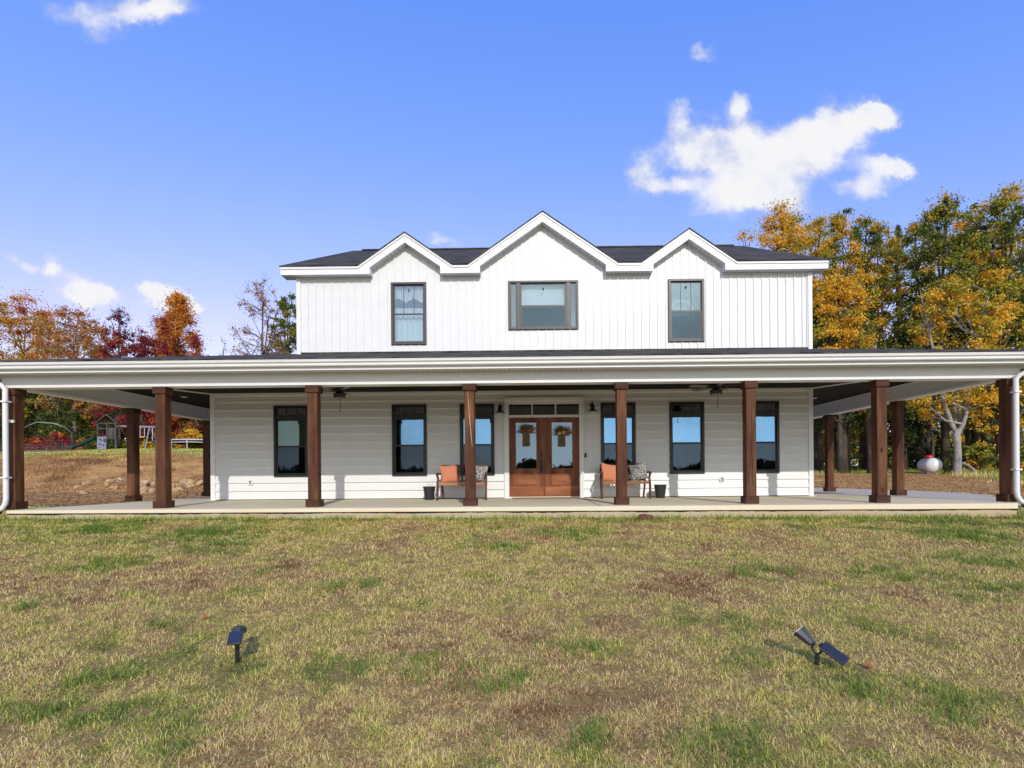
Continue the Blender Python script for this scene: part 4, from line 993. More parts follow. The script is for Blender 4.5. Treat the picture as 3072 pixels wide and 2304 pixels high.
# ------------------------------------------------------------------ solar spot lights
def solar(label, px, py, rz, ptilt, htilt, roll=0, sink=0):
    X, Y = lawn_pt(px, py); Z = float(ground_z(X, Y))
    t = thing('solar_light', label, 'garden light', (0, 0, 0), group='solar spotlights staked in the lawn')
    hp = .225
    MB().tube([(0, 0, -.03), (0, 0, .05), (0, 0, .13), (0, 0, .165)], [.010, .016, .0145, .0145], 12).tube([(0, 0, .128), (0, 0, .138)], .018, 12).build('stake', M['blackmetal'], t, smooth=False)
    m_ = MB()
    for s in (-1, 1): m_.tube([(0, 0, .155), (0, s*.018, .17), (0, s*.032, .195), (0, s*.032, .215), (0, s*.018, hp)], .0085, 8)
    m_.lathe([(0, .02), (.014, .02), (.014, -.02), (0, -.02)], (0, .026, hp), 14, Matrix.Rotation(PI/2, 3, 'Y')).lathe([(0, .02), (.014, .02), (.014, -.02), (0, -.02)], (0, -.026, hp), 14, Matrix.Rotation(PI/2, 3, 'Y')).build('fork', M['blackmetal'], t)
    m1 = Matrix.Rotation(-ptilt, 3, 'X') @ Matrix.Identity(3)
    # panel points to local -Y and slopes down
    d = Vector((0, -math.cos(ptilt), -math.sin(ptilt))); up = Vector((0, -math.sin(ptilt), math.cos(ptilt))); xx_ = Vector((1, 0, 0)); q_ = Matrix.Rotation(roll, 3, d); xx_ = q_ @ xx_; up = q_ @ up
    mm = Matrix((xx_, -d, up)).transposed(); c = Vector((0, -.03, hp+.004)) + d*.085
    pn = MB().obox(c, (.09, .17, .016), mm).build('solar_panel', M['plasticgrey'], t, bevel=.004)
    MB().obox(c+up*.0092, (.080, .160, .002), mm).build('cells', M['solar'], pn)
    d2 = Vector((0, math.cos(htilt), math.sin(htilt))); up2 = Vector((0, -math.sin(htilt), math.cos(htilt))); q_ = Matrix.Rotation(-roll, 3, d2); xx_ = q_ @ Vector((1, 0, 0)); up2 = q_ @ up2
    m_ = MB(); a = Vector((0, .03, hp+.002)); b = a+d2*.115
    def ring(c_, w, h1, h2): return [c_+xx_*(-w)+up2*(-h2), c_+xx_*w+up2*(-h2), c_+xx_*(w*1.0)+up2*(h1*.4), c_+xx_*(w*.35)+up2*h1, c_-xx_*(w*.35)+up2*h1, c_-xx_*(w*1.0)+up2*(h1*.4)]
    r0, r1 = ring(a, .024, .018, .018), ring(b, .050, .030, .028)
    m_.add(r0+r1, [(0, 1, 2, 3, 4, 5), (11, 10, 9, 8, 7, 6)]+[(k, k+6, (k+1) % 6+6, (k+1) % 6) for k in range(6)])
    hd = m_.build('lamp_head', M['plasticgrey'], t, bevel=.003)
    m_ = MB(); m_.prism([p+d2*.001 for p in ring(b, .042, .024, .022)], d2*.003); m_.build('lens', M['lampwhite'], hd)
    t.location = (X, Y, Z-sink); t.rotation_euler = (0, 0, rz)
solar('black solar light with its panel facing the camera left on the lawn', 712, 1990, R(24), R(12), R(-12))
solar('black solar light with panel tipped to the right on the lawn', 2452, 1996, R(50), R(31), R(44), R(24), .085)
# fallen leaves
for k, (px, py, lb) in enumerate(((615, 1862, 'orange fallen leaf on the grass above and left of the left solar light'), (2612, 2011, 'orange fallen leaf on the grass right of the right solar light'))):
    X, Y = lawn_pt(px, py); Z = float(ground_z(X, Y))+.035
    pts = [(0, -.035), (.012, -.012), (.034, -.014), (.022, .004), (.036, .022), (.012, .018), (0, .042), (-.012, .018), (-.036, .022), (-.022, .004), (-.034, -.014), (-.012, -.012)]
    m_ = MB(); m_.add([(x_, y_, .012*math.sin(x_*60)) for x_, y_ in pts]+[(0, 0, .008)], [(i, (i+1) % 12, 12) for i in range(12)])
    o = m_.build('fallen_leaf', M['orangeleaf']); o.location = (X, Y, Z); o.rotation_euler = (R(35), R(10*k), k*1.3); tag(o, lb, 'leaf', 'fallen leaves on the lawn')
def blob(name, c, r_, mat, label, cat_, grp, squash=.8, seed=1, rough=.25, parent=None):
    bm = bmesh.new(); bmesh.ops.create_icosphere(bm, subdivisions=3, radius=1)
    rs = np.random.default_rng(seed); off = rs.random(3)*20
    for v in bm.verts:
        n_ = v.co.normalized(); q = 1 + rough*(2*float(fbm(n_.x*2+off[0], n_.y*2+n_.z*1.7+off[1], .9))-1)*1.6
        v.co = n_*q; v.co.x *= r_*1.1; v.co.y *= r_; v.co.z *= r_*squash
    me = bpy.data.meshes.new(name); bm.to_mesh(me); bm.free(); me.materials.append(mat)
    o = bpy.data.objects.new(name, me); COL.objects.link(o); o.location = c; o.rotation_euler = (0, 0, seed)
    return tag(o, label, cat_, grp)
X = PX(1932, 1548, 9.95); blob('dirt_clod', (X, 9.93, float(ground_z(X, 9.93))+.03), .13, M['clod'], 'red brown clod of earth in the grass at the porch edge', 'clod', None, .5, 3)
# boulders
def bank_pt(px, py, y0=20, y1=45):
    Y = y0
    while Y < y1:
        X, Z = P(px, py, Y)
        if Z <= float(ground_z(X, Y)): return X, Y, float(ground_z(X, Y))
        Y += .2
    return P(px, py, 27)[0], 27, 0.2
rocks = [(562,1450,19,'largest rounded tan boulder at the foot of the bank beside the rear left post'),(340,1448,15,'tan boulder left of the second side post at the foot of the bank'),(262,1450,9,''),(344,1464,9,''),(429,1450,16,'tan boulder between the two posts at the foot of the bank'),(433,1472,15,'flat pale boulder below the others between the two posts'),(456,1452,8,''),(522,1458,11,''),(533,1472,13,'low tan boulder just left of the largest one'),(604,1450,12,'tan boulder right of the largest one near the wall corner'),(251,1478,8,''),(233,1462,7,''),(360,1440,8,''),(490,1462,9,'')]
for k, (px, py, r_, lb) in enumerate(rocks):
    X, Y, Z = bank_pt(px, py+r_*.5); rr = 1.35*r_*Y/F
    blob('boulder', (X, Y, Z+rr*.08), rr, M['rock'], lb or 'small tan rock at the foot of the bank', 'rock', 'tan rocks along the foot of the bank', .75, k+5, .4)
# ------------------------------------------------------------------ propane tank
TY = 37.5; TX, TZ0 = PX(2820, 1400, TY), 0; TZ = float(ground_z(TX, TY))
t = thing('propane_tank', 'white horizontal gas tank with a red lid at the edge of the woods', 'tank', (TX, TY, TZ), rz=0)
ax = Vector((.45, 1, 0)).normalized(); rm = Matrix.Rotation(math.atan2(ax.x, ax.y)*-1, 3, 'Z') @ Matrix.Rotation(-PI/2, 3, 'X')
rT = .50; LT = 2.3; prof = [(0, -LT/2-.30)] + [(rT*math.sin(a), -LT/2-.30*math.cos(a)) for a in [PI/2*k/8 for k in range(1, 9)]] + [(rT*math.sin(a), LT/2+.30*math.cos(a)) for a in [PI/2*(8-k)/8 for k in range(0, 8)]] + [(0, LT/2+.30)]
cc = Vector((TX, TY+1.0, TZ+rT+.14))
MB().lathe(prof, cc, 32, rm).build('tank_shell', M['tank'], t, smooth=True)
MB().lathe([(.0, .30), (.14, .29), (.21, .24), (.23, .1), (.23, -.05)], cc+Vector((0, 0, rT-.05)), 24).build('dome_lid', M['red'], t, smooth=True)
for s in (-1, 1): MB().obox(cc+ax*s*.8-Vector((0, 0, rT+.02)), (.6, .12, .25), Matrix.Rotation(-math.atan2(ax.x, ax.y), 3, 'Z')).build('leg', M['tank'], t)
# ------------------------------------------------------------------ playset
PY = 48.0
def pv_(px, z, dy=0): return Vector((PX(px, 1300, PY+dy), PY+dy, z))
def pp_(px, py, dy=0): X, Z = P(px, py, PY+dy); return Vector((X, PY+dy, Z))
gz = float(ground_z(PX(320, 1349, PY), PY))
pl = thing('playset', 'weathered wooden playset tower with swing beam and green slide', 'playset', (PX(320, 1349, PY), PY, gz))
W = M['weathered']; dpt = 1.7
for px in (294, 347.6):
    for dy in (0, dpt):
        a = pv_(px, 0, dy); MB().box(a.x-.06, a.x+.06, PY+dy-.06, PY+dy+.06, gz-.1, PZ(320, 1270, PY)).build('tower_post', W, pl)
m_ = MB(); zf = PZ(320, 1314, PY); x0, x1 = PX(294, 1314, PY), PX(347.6, 1314, PY); m_.prism([pv_(293.5, zf-.12, -.05), pv_(348, zf-.12, -.05), pv_(348, zf-.12, dpt), pv_(293.5, zf-.12, dpt)], (0, 0, .12)); m_.build('deck', W, pl)
m_ = MB(); zr = PZ(320, 1287, PY)
xm = PX(322, 1300, PY)
for k in range(6): xx_ = xm+(x1-xm)*k/5; m_.box(xx_-.055, xx_+.055, PY-.09, PY-.055, zf, zr)
m_.box(x0, x1, PY-.10, PY-.06, zr-.02, zr+.08).box(x0, x1, PY-.10, PY-.06, PZ(320, 1272, PY), PZ(320, 1269, PY)); m_.box(xm-.06, xm+.06, PY-.08, PY, gz, PZ(320, 1270, PY)); m_.build('railing', W, pl)
pk = pp_(321, 1244); el_, er_ = pp_(288, 1271), pp_(354, 1271)
m_ = MB()
for e in (el_, er_):
    for dy in (0, dpt): sh = Vector((PX(321, 1300, PY+dy)-PX(321, 1300, PY), dy-.1, 0)); m_.beam(e+sh, pk+sh, .07, .10, (0, 1, 0))
m_.build('roof_frame', W, pl)
m_ = MB()
for e in (el_, er_):
    sh = Vector((PX(321, 1300, PY+dpt)-PX(321, 1300, PY), dpt, 0)); m_.prism([e+Vector((0, 0, .06)), pk+Vector((0, 0, .06)), pk+sh+Vector((0, 0, .06)), e+sh+Vector((0, 0, .06))], (0, 0, .03))
m_.build('roof', M['plays'], pl)
m_ = MB(); a, b, c, d = pp_(291, 1348, -.5), pp_(318, 1348, -.5), pp_(319, 1310, -.1), pp_(292, 1310, -.1); m_.prism([a, b, c, d], (0, .04, 0)); cw = m_.build('climbing_wall', M['climb'], pl)
m_ = MB()
for px, py in ((300, 1318), (312, 1323), (299, 1332), (310, 1335), (300, 1343), (313, 1317)): q = pp_(px, py, -.4); m_.obox(q, (.14, .12, .1), Matrix.Rotation(.5, 3, 'Y'))
m_.build('climbing_hold', M['blue'], cw)
pts = []
for k in range(10): f = k/9; px = 290-82*f; py = 1312+35*(f**.8); pts.append(pp_(px, py, .5))
m_ = MB(); vs = []; fs = []
for p in pts: vs += [p+Vector((0, -.28, .14)), p+Vector((0, -.24, 0)), p+Vector((0, .24, 0)), p+Vector((0, .28, .14)), p+Vector((0, .30, .14)), p+Vector((0, .26, -.04)), p+Vector((0, -.26, -.04)), p+Vector((0, -.30, .14))]
for k in range(9):
    for j in range(8): fs.append((k*8+j, k*8+(j+1) % 8, (k+1)*8+(j+1) % 8, (k+1)*8+j))
m_.add(vs, fs).build('slide', M['plays'], pl)
bA, bB = pp_(350, 1278, .6), pp_(470, 1281, .6); MB().beam(bA, bB, .12, .16).build('swing_beam', M['climb'], pl)
tp = pp_(449, 1280, .6)
for dy in (-1.1, 1.1): q = pp_(461, 1344, .6); q.y += dy; q.z = float(ground_z(q.x, q.y))-.05; MB().beam(tp, q, .10, .12).build('swing_leg', M['climb'], pl)
def swing(px, py, mat, lb):
    s0 = pp_(px, 1281, .6); s1 = pp_(px, py, .6); t = thing('swing_seat', lb, 'swing', tuple(s1), group='swings hanging from the playset beam')
    MB().tube([s0+Vector((-.2, 0, 0)), s1+Vector((-.2, 0, 0))], .02, 5).tube([s0+Vector((.2, 0, 0)), s1+Vector((.2, 0, 0))], .02, 5).build('rope', M['trim'], t); MB().box(s1.x-.25, s1.x+.25, s1.y-.1, s1.y+.1, s1.z-.03, s1.z+.08).build('seat', mat, t, bevel=.03)
swing(427, 1312, M['yellow'], 'yellow swing handle on the playset beam'); swing(464, 1324, M['blue'], 'blue swing seat hanging near the front porch post')
# trampoline
tc = Vector((PX(578, 1344, 49), 49.5, 0)); gzt = float(ground_z(tc.x, tc.y)); zt_r = gzt + .92; rr = 2.1
t = thing('trampoline', 'round trampoline on white legs beyond the bank', 'trampoline', (tc.x, tc.y, gzt))
ring_ = [(tc.x+rr*math.cos(a), tc.y+rr*math.sin(a)) for a in [2*PI*k/40 for k in range(41)]]
MB().tube([(x_, y_, zt_r) for x_, y_ in ring_], .045, 8, False).tube([(x_, y_, zt_r-.24) for x_, y_ in ring_], .03, 8, False).build('rim', M['galv'], t, smooth=True)
m_ = MB()
for (x0_, y0_), (x1_, y1_) in zip(ring_[:-1], ring_[1:]): m_.poly([(x0_, y0_, zt_r-.02), (x1_, y1_, zt_r-.02), (x1_, y1_, zt_r-.22), (x0_, y0_, zt_r-.22)])
m_.build('skirt', M['blackmetal'], t, recalc=False)
MB().lathe([(0, zt_r-.01), (rr-.05, zt_r-.01)], (tc.x, tc.y, 0), 40).build('jump_mat', M['blackmetal'], t)
for k in range(8): a = 2*PI*(k+.3)/8; x_, y_ = tc.x+rr*math.cos(a), tc.y+rr*math.sin(a); MB().tube([(x_, y_, zt_r), (x_, y_, float(ground_z(x_, y_)))], .035, 7).build('leg', M['galv'], t)
# wire fence left
FY = 42.0
t = thing('wire_fence', 'low wire fence with thin wooden stakes on top of the bank', 'fence', (PX(130, 1365, FY), FY, float(ground_z(PX(130, 1365, FY), FY))))
fx0, fx1 = PX(-120, 1365, FY), PX(215, 1365, FY); m_ = MB(); nfp = 12
for k in range(nfp):
    xx_ = fx0+(fx1-fx0)*k/(nfp-1); zz = float(ground_z(xx_, FY)); MB().tube([(xx_, FY, zz-.1), (xx_+.03, FY, zz+.85)], .022, 6).build('fence_post', M['weathered'], t)
    if k < nfp-1:
        x2_ = fx0+(fx1-fx0)*(k+1)/(nfp-1); z2_ = float(ground_z(x2_, FY))
        for hgt in (.25, .5, .75): m_.tube([(xx_, FY, zz+hgt), (x2_, FY, z2_+hgt)], .007, 4, False)
        for q in range(9): f = q/9; m_.tube([(xx_+(x2_-xx_)*f, FY, zz+(z2_-zz)*f+.1), (xx_+(x2_-xx_)*f, FY, zz+(z2_-zz)*f+.75)], .005, 4, False)
m_.build('wire_mesh', M['wire'], t)
# ------------------------------------------------------------------ trees
def leaf_quads(cent, rad, nper, size, rs, tint0, tvar, flat=.75):
    """clumps of small leaf faces; cent (k,3), rad (k,)"""
    k = len(cent); idx = np.repeat(np.arange(k), nper); n = len(idx)
    d = rs.normal(size=(n, 3)); d /= np.linalg.norm(d, axis=1)[:, None]
    rr = rad[idx]*np.minimum(np.abs(rs.normal(0, .62, n)), 1.7)
    p = cent[idx] + d*rr[:, None]*np.array([1, 1, flat])
    u = rs.normal(size=(n, 3)); u /= np.linalg.norm(u, axis=1)[:, None]
    w = np.cross(u, rs.normal(size=(n, 3))); w /= np.linalg.norm(w, axis=1)[:, None]
    s = size*(.55+.9*rs.random(n))[:, None]
    V = np.stack([p-u*s*.6, p+w*s*.34, p+u*s*.6, p-w*s*.34], 1).reshape(-1, 3)
    Fq = np.arange(n*4)
    t = tint0[idx] + rs.normal(0, tvar, n)
    return V, Fq, np.clip(t, 0, 1)
def make_tree(label, px, Y, top_y, hw, pal, cat_='tree', base=.3, leaves=9000, clumps=90, barkm='bark', size=.155, sparse=1.0, shape='round', seed=0, tint=(.5, .22), trunk_r=None, group='autumn trees behind the house', lean=0, fork=None, name='tree', crad=.9, drift=0):
    rs = np.random.default_rng(seed*7+3)
    X = PX(px, 1400, Y); zg = float(ground_z(X, Y)); ztop = PZ(px, top_y, Y); Ht = ztop-zg; Rw = hw*Y/F
    root = thing(name, label, cat_, (X, Y, zg), group=group)
    tr = trunk_r or max(.12, Ht*.014)
    zb = Ht*base
    # clump centres
    C = []
    while len(C) < clumps:
        h = rs.random(); a = rs.random()*2*PI
        if shape == 'round': prof_ = (1-h**3.2)**.6*(.72+.28*min(1, h*2.5))+.08
        elif shape == 'cone': prof_ = (1-h)**.75*1.0+.05
        elif shape == 'vase': prof_ = .35+.65*math.sin(PI*min(1, h*.8+.1))
        else: prof_ = 1 - .5*h
        r_ = Rw*prof_*(rs.random()**.42)
        edge = .82+.36*float(vnoise(a*1.6+seed, h*4, 1.0))
        C.append((r_*edge*math.cos(a)+lean*h, r_*edge*math.sin(a)*.9, zb+(Ht-zb)*h*(.93+.07*rs.random())))
    C = np.array(C)
    # wood
    mb = MB(); npt = 8; tp = []
    wob = rs.normal(0, .02, (npt, 2))*Ht*.4
    for k in range(npt):
        f = k/(npt-1); tp.append(Vector((wob[k][0]*f*.8+lean*f*f, wob[k][1]*f*.8, Ht*.90*f)))
    tp[0] = Vector((0, 0, -.3))
    if fork:
        # stout trunk that forks low
        fz = fork
        tp = [Vector((0, 0, -.3)), Vector((0, 0, .3)), Vector((.05, 0, fz*.5)), Vector((-.05, 0, fz*.85)), Vector((.02, 0, fz))]
        mb.tube(tp, [tr*1.35, tr*1.08, tr*.95, tr*1.0, tr*1.05], 14)
        limbs = [[Vector((-.05, 0, fz*.90)), Vector((-.32, .05, fz*1.12)), Vector((-.62, .2, fz*1.5)), Vector((-.9, .3, fz*2.0)), Vector((-1.5, .4, Ht*.75)), Vector((-2.0, .5, Ht*.95))],
                 [Vector((.08, 0, fz*.90)), Vector((.36, -.05, fz*1.1)), Vector((.62, -.1, fz*1.4)), Vector((.7, 0, fz*1.9)), Vector((1.3, -.3, Ht*.7)), Vector((1.7, -.4, Ht*.93))]]
        for lb_ in limbs: mb.tube(lb_, [tr*.78, tr*.66, tr*.54, tr*.42, tr*.26, tr*.05], 10)
        ts = limbs[0]+limbs[1]
    else:
        mb.tube(tp, [tr*1.3]+[tr*(1-.93*(k/(npt-1))) for k in range(1, npt)], 10); ts = tp[2:]
        if shape == 'vase': ts = tp[1:5]
    nodes = list(ts); 
    # limbs
    nl = 14
    order = rs.permutation(len(C))[:nl]
    limb_pts = []
    for q in order:
        tgt = Vector(C[q])*.82; tgt.z = C[q][2]
        cand = [p for p in nodes if p.z < tgt.z-.1*Ht*(.5+rs.random())] or [nodes[0]]
        s0 = cand[-1]
        m1_ = s0.lerp(tgt, .4)+Vector((0, 0, -.03*Ht)); m2_ = s0.lerp(tgt, .75)+Vector((0, 0, .0))
        mb.tube([s0, m1_, m2_, tgt], [tr*.42, tr*.32, tr*.2, tr*.05], 6, False); limb_pts += [m1_, m2_, tgt]
    lp = np.array([tuple(p) for p in limb_pts+list(nodes)])
    for c in C:
        dd = np.linalg.norm(lp-c, axis=1) + np.where(lp[:, 2] > c[2], 2.0, 0); s0 = Vector(lp[int(np.argmin(dd))]); c_ = Vector(c)
        md = s0.lerp(c_, .5)+Vector((0, 0, .02*Ht*(rs.random()-.3)))
        mb.tube([s0, md, c_], [tr*.13+.012, tr*.09+.01, .008], 4, False)
        if sparse < .6:
            for _ in range(5):
                e = c_+Vector(rs.normal(size=3)*.5)*Rw*.28+Vector((0, 0, Ht*.03)); mb.tube([md.lerp(c_, rs.random()), c_.lerp(e, .5)+Vector(rs.normal(size=3)*.05), e], [.014, .010, .004], 3, False)
    mb.v = [(a+X, b+Y, c+zg) for a, b, c in mb.v]
    mb.build('trunk', M[barkm], root, smooth=True, recalc=False)
    if leaves:
        hfr = (C[:, 2]-zb)/(Ht-zb)
        t0 = tint[0] + rs.normal(0, tint[1], len(C)) + drift*(hfr-.5)
        rad = np.full(len(C), Rw*.34*crad)*(.7+.6*rs.random(len(C)))
        V, Fq, t = leaf_quads(C, rad, max(1, int(1.3*leaves*sparse/len(C))), size, rs, t0, .10)
        o = fast_mesh('crown', V, Fq, 4, LM[pal], root, {'tint': t})
    return root
TR = make_tree
# left
TR('orange and yellow maple at the far left edge of the woods', 80, 60, 893, 125, 'orange', base=.12, leaves=30000, clumps=170, seed=1, tint=(.48, .28), crad=.8)
TR('tall brown orange tree with bare twigs showing right of the orange maple', 225, 55, 925, 105, 'brown', base=.28, leaves=20000, clumps=150, seed=2, barkm='bark_pale', trunk_r=.26, tint=(.5, .3), sparse=.75, crad=.85)
TR('dark red tree between the brown tree and the purple one', 318, 62, 975, 62, 'crimson', base=.15, leaves=10500, clumps=60, seed=3, tint=(.55, .25))
TR('thin sparse purple tree rising above the red ones', 360, 60, 925, 58, 'purple', base=.4, leaves=3900, clumps=70, seed=4, sparse=.5, size=.16, crad=.8)
TR('low crimson tree at the foot of the purple tree', 432, 58, 985, 55, 'crimson', base=.1, leaves=7500, clumps=50, seed=5, sparse=.8, shape='cone')
TR('pointed tree with orange top and rusty red sides', 538, 56, 880, 118, 'rust', base=.1, leaves=32000, clumps=190, seed=6, shape='cone', tint=(.34, .2), drift=1.05, crad=.65)
TR('dark red tree half hidden left of the pointed orange tree', 485, 60, 940, 68, 'crimson', base=.12, leaves=15000, clumps=60, seed=7, shape='cone', tint=(.35, .2))
TR('small leafless grey brown tree just above the porch roof', 668, 66, 1018, 34, 'brown', base=.2, leaves=1050, clumps=40, seed=8, sparse=.3, barkm='bark_grey', size=.14)
TR('tall bare tree with grey branches beside the upper storey', 790, 52, 838, 95, 'brown', base=.25, leaves=6500, clumps=110, seed=9, sparse=.4, shape='vase', barkm='bark_grey', size=.15, crad=.7)
TR('leafy green tree tucked against the left of the upper storey', 868, 50, 880, 55, 'green', base=.3, leaves=12000, clumps=70, seed=10, tint=(.75, .25), crad=.7)
TR('rusty brown low tree under the bare tree', 840, 56, 965, 60, 'brown', base=.1, leaves=6300, clumps=60, seed=11, tint=(.3, .3), sparse=.8)
TR('yellow tree cut by the left edge of the picture', -60, 58, 930, 80, 'orange', base=.1, leaves=12000, clumps=80, seed=12, tint=(.3, .3))
TR('maroon tree in front of the sparse purple tree', 352, 54, 995, 58, 'crimson', base=.1, leaves=9000, clumps=80, seed=301, tint=(.6, .25), crad=.9)
TR('maroon tree between the purple tree and the pointed orange one', 425, 53, 1000, 60, 'crimson', base=.1, leaves=10000, clumps=80, seed=302, tint=(.4, .25), crad=.9)
TR('dark rusty tree hugging the left flank of the pointed orange tree', 497, 52, 955, 40, 'rust', base=.1, leaves=8000, clumps=80, seed=303, tint=(.12, .2), crad=.9, shape='cone')
TR('rusty low tree right of the pointed orange tree', 590, 54, 1010, 52, 'rust', base=.1, leaves=8000, clumps=70, seed=304, tint=(.25, .2), crad=.9, shape='cone')
und = [(-30, 'green', 1120), (40, 'yellowgreen', 1110), (110, 'dark', 1125), (175, 'green', 1130), (245, 'yellowgreen', 1100), (300, 'yellowgreen', 1120), (360, 'dark', 1080), (420, 'rust', 1120), (480, 'green', 1080), (530, 'yellowgreen', 1140), (590, 'yellowgreen', 1125), (655, 'green', 1080), (730, 'green', 1085)]
desc = {'green': 'green', 'yellowgreen': 'yellow green', 'dark': 'dark green', 'rust': 'rusty', 'gold': 'golden', 'crimson': 'crimson'}
for k, (px, pal, ty) in enumerate(und):
    TR(desc[pal]+' understory tree among the left woods behind the bank', px, 53.5+2*(k % 3), ty, 58, pal, base=.02, leaves=6500, clumps=75, seed=30+k, shape='flat', tint=(.42, .25), group='understory trees seen under the left porch', crad=1.0)
for k, (px, pal, ty, hw) in enumerate(((120, 'crimson', 1320, 40), (185, 'crimson', 1300, 30), (60, 'dark', 1335, 30), (270, 'green', 1330, 26), (250, 'orange', 1322, 20), (590, 'gold', 1290, 36), (550, 'orange', 1305, 24), (520, 'yellowgreen', 1318, 22), (400, 'yellowgreen', 1320, 26), (440, 'gold', 1328, 20), (335, 'green', 1325, 24), (10, 'green', 1325, 34))):
    TR({0: 'red shrub left of the pale trunk', 1: 'small red shrub touching the pale trunk', 2: 'dark green shrub by the far left post', 3: 'green shrub between the pale trunk and playset', 4: 'orange shrub just left of the playset', 5: 'bright yellow shrub beyond the trampoline', 6: 'orange shrub behind the trampoline', 7: 'olive shrub at the left end of the trampoline', 8: 'olive shrub behind the swing beam', 9: 'golden shrub under the swing beam', 10: 'green shrub behind the playset tower', 11: 'green shrub at the far left edge'}[k],
       px, 51.5, ty, hw, pal, cat_='shrub', base=.02, leaves=2600, clumps=34, seed=60+k, shape='flat', tint=(.6, .25), group='shrubs in front of the left woods', name='shrub', trunk_r=.05, size=.15, crad=1.0)
# right
TR('tall golden orange tree right behind the roof end', 2350, 50, 612, 130, 'gold', base=.22, leaves=28900, clumps=212, seed=80, tint=(.62, .22), crad=.8)
TR('golden tree with two rounded tops', 2535, 47, 622, 82, 'gold', base=.2, leaves=20400, clumps=150, seed=81, tint=(.5, .28), crad=.8)
TR('gold and green tree left of the dark evergreen', 2640, 48, 645, 78, 'gold', base=.2, leaves=14450, clumps=112, seed=82, tint=(.38, .28), crad=.85)
TR('narrow dark evergreen showing between the golden and green trees', 2700, 56, 635, 26, 'green', base=.1, leaves=8000, clumps=112, seed=83, shape='cone', tint=(.6, .25), crad=1.0)
TR('tall green and gold tree with thin branches', 2835, 44, 585, 100, 'yellowgreen', base=.25, leaves=22950, clumps=187, seed=84, tint=(.52, .24), crad=.8, drift=.15)
TR('tallest green tree at the right edge of the picture', 3015, 43, 548, 105, 'yellowgreen', base=.25, leaves=23800, clumps=200, seed=85, tint=(.48, .24), crad=.75, drift=.15)
TR('green tree cut off by the right edge', 3170, 46, 640, 100, 'yellowgreen', base=.2, leaves=13600, clumps=112, seed=86, tint=(.4, .25))
TR('small orange tree tip above the right end of the roof', 2245, 60, 695, 75, 'gold', base=.2, leaves=8500, clumps=75, seed=87, tint=(.72, .18))
TR('bright orange tree low beside the upper storey', 2520, 40, 815, 85, 'gold', base=.32, leaves=16150, clumps=125, seed=88, tint=(.66, .22), crad=.8)
TR('pale forked maple with bright yellow leaves beside the tank', 2872, 36, 840, 150, 'gold', base=.31, leaves=16150, clumps=137, seed=89, tint=(.52, .25), barkm='bark_pale', trunk_r=.215, fork=3.1, crad=.5)
TR('dark green oak left of the gas tank', 2545, 42, 960, 110, 'green', base=.3, leaves=18700, clumps=137, seed=90, tint=(.32, .25), group='green trees in the right woods')
TR('dark evergreen behind the second side post', 2715, 46, 1000, 62, 'dark', base=.12, leaves=15300, clumps=125, seed=91, shape='cone', tint=(.35, .25), group='green trees in the right woods')
TR('slender green tree with a thin trunk above the gas tank', 2785, 47, 820, 60, 'green', base=.45, leaves=8500, clumps=87, seed=92, trunk_r=.16, barkm='bark_pale', group='green trees in the right woods', tint=(.55, .25))
TR('leafy green tree between the forked maple and the corner post', 2950, 48, 880, 75, 'green', base=.3, leaves=12750, clumps=100, seed=93, tint=(.5, .28), group='green trees in the right woods')
TR('green tree behind the right corner post', 3060, 44, 860, 80, 'green', base=.25, leaves=13600, clumps=100, seed=94, tint=(.55, .28), group='green trees in the right woods')
TR('dark green tree close to the right of the house', 2460, 48, 880, 70, 'dark', base=.2, leaves=13600, clumps=100, seed=95, tint=(.6, .25), group='green trees in the right woods')
TR('golden tree joining the two tallest gold crowns', 2450, 52, 640, 85, 'gold', base=.15, leaves=16000, clumps=120, seed=201, tint=(.45, .25), crad=.8)
TR('olive gold tree filling the gap right of the two topped tree', 2590, 50, 640, 85, 'gold', base=.15, leaves=14000, clumps=110, seed=202, tint=(.3, .25), crad=.8)
TR('green and gold tree right of the dark evergreen', 2760, 49, 632, 80, 'yellowgreen', base=.15, leaves=15000, clumps=110, seed=203, tint=(.5, .25), crad=.8)
TR('green gold tree between the two tallest trees at the right', 2925, 48, 600, 80, 'yellowgreen', base=.15, leaves=16000, clumps=120, seed=204, tint=(.45, .25), crad=.75)
TR('yellow leaved tree low in front of the tallest green tree', 3000, 41, 800, 85, 'gold', base=.2, leaves=11000, clumps=100, seed=205, tint=(.4, .25), crad=.7)
for k, (px, ty, pal) in enumerate(((2400, 700, 'gold'), (2500, 690, 'yellowgreen'), (2600, 720, 'gold'), (2700, 700, 'yellowgreen'), (2800, 690, 'gold'), (2900, 670, 'yellowgreen'), (3000, 640, 'gold'), (3100, 660, 'yellowgreen'))):
    TR('%s crown in the back row behind the tall right hand trees' % ('golden' if pal == 'gold' else 'yellow green'), px, 61+2*(k % 3), ty, 85, pal, base=.08, leaves=12000, clumps=90, seed=230+k, tint=(.42, .25), crad=.85, group='back row of the right woods', size=.22)
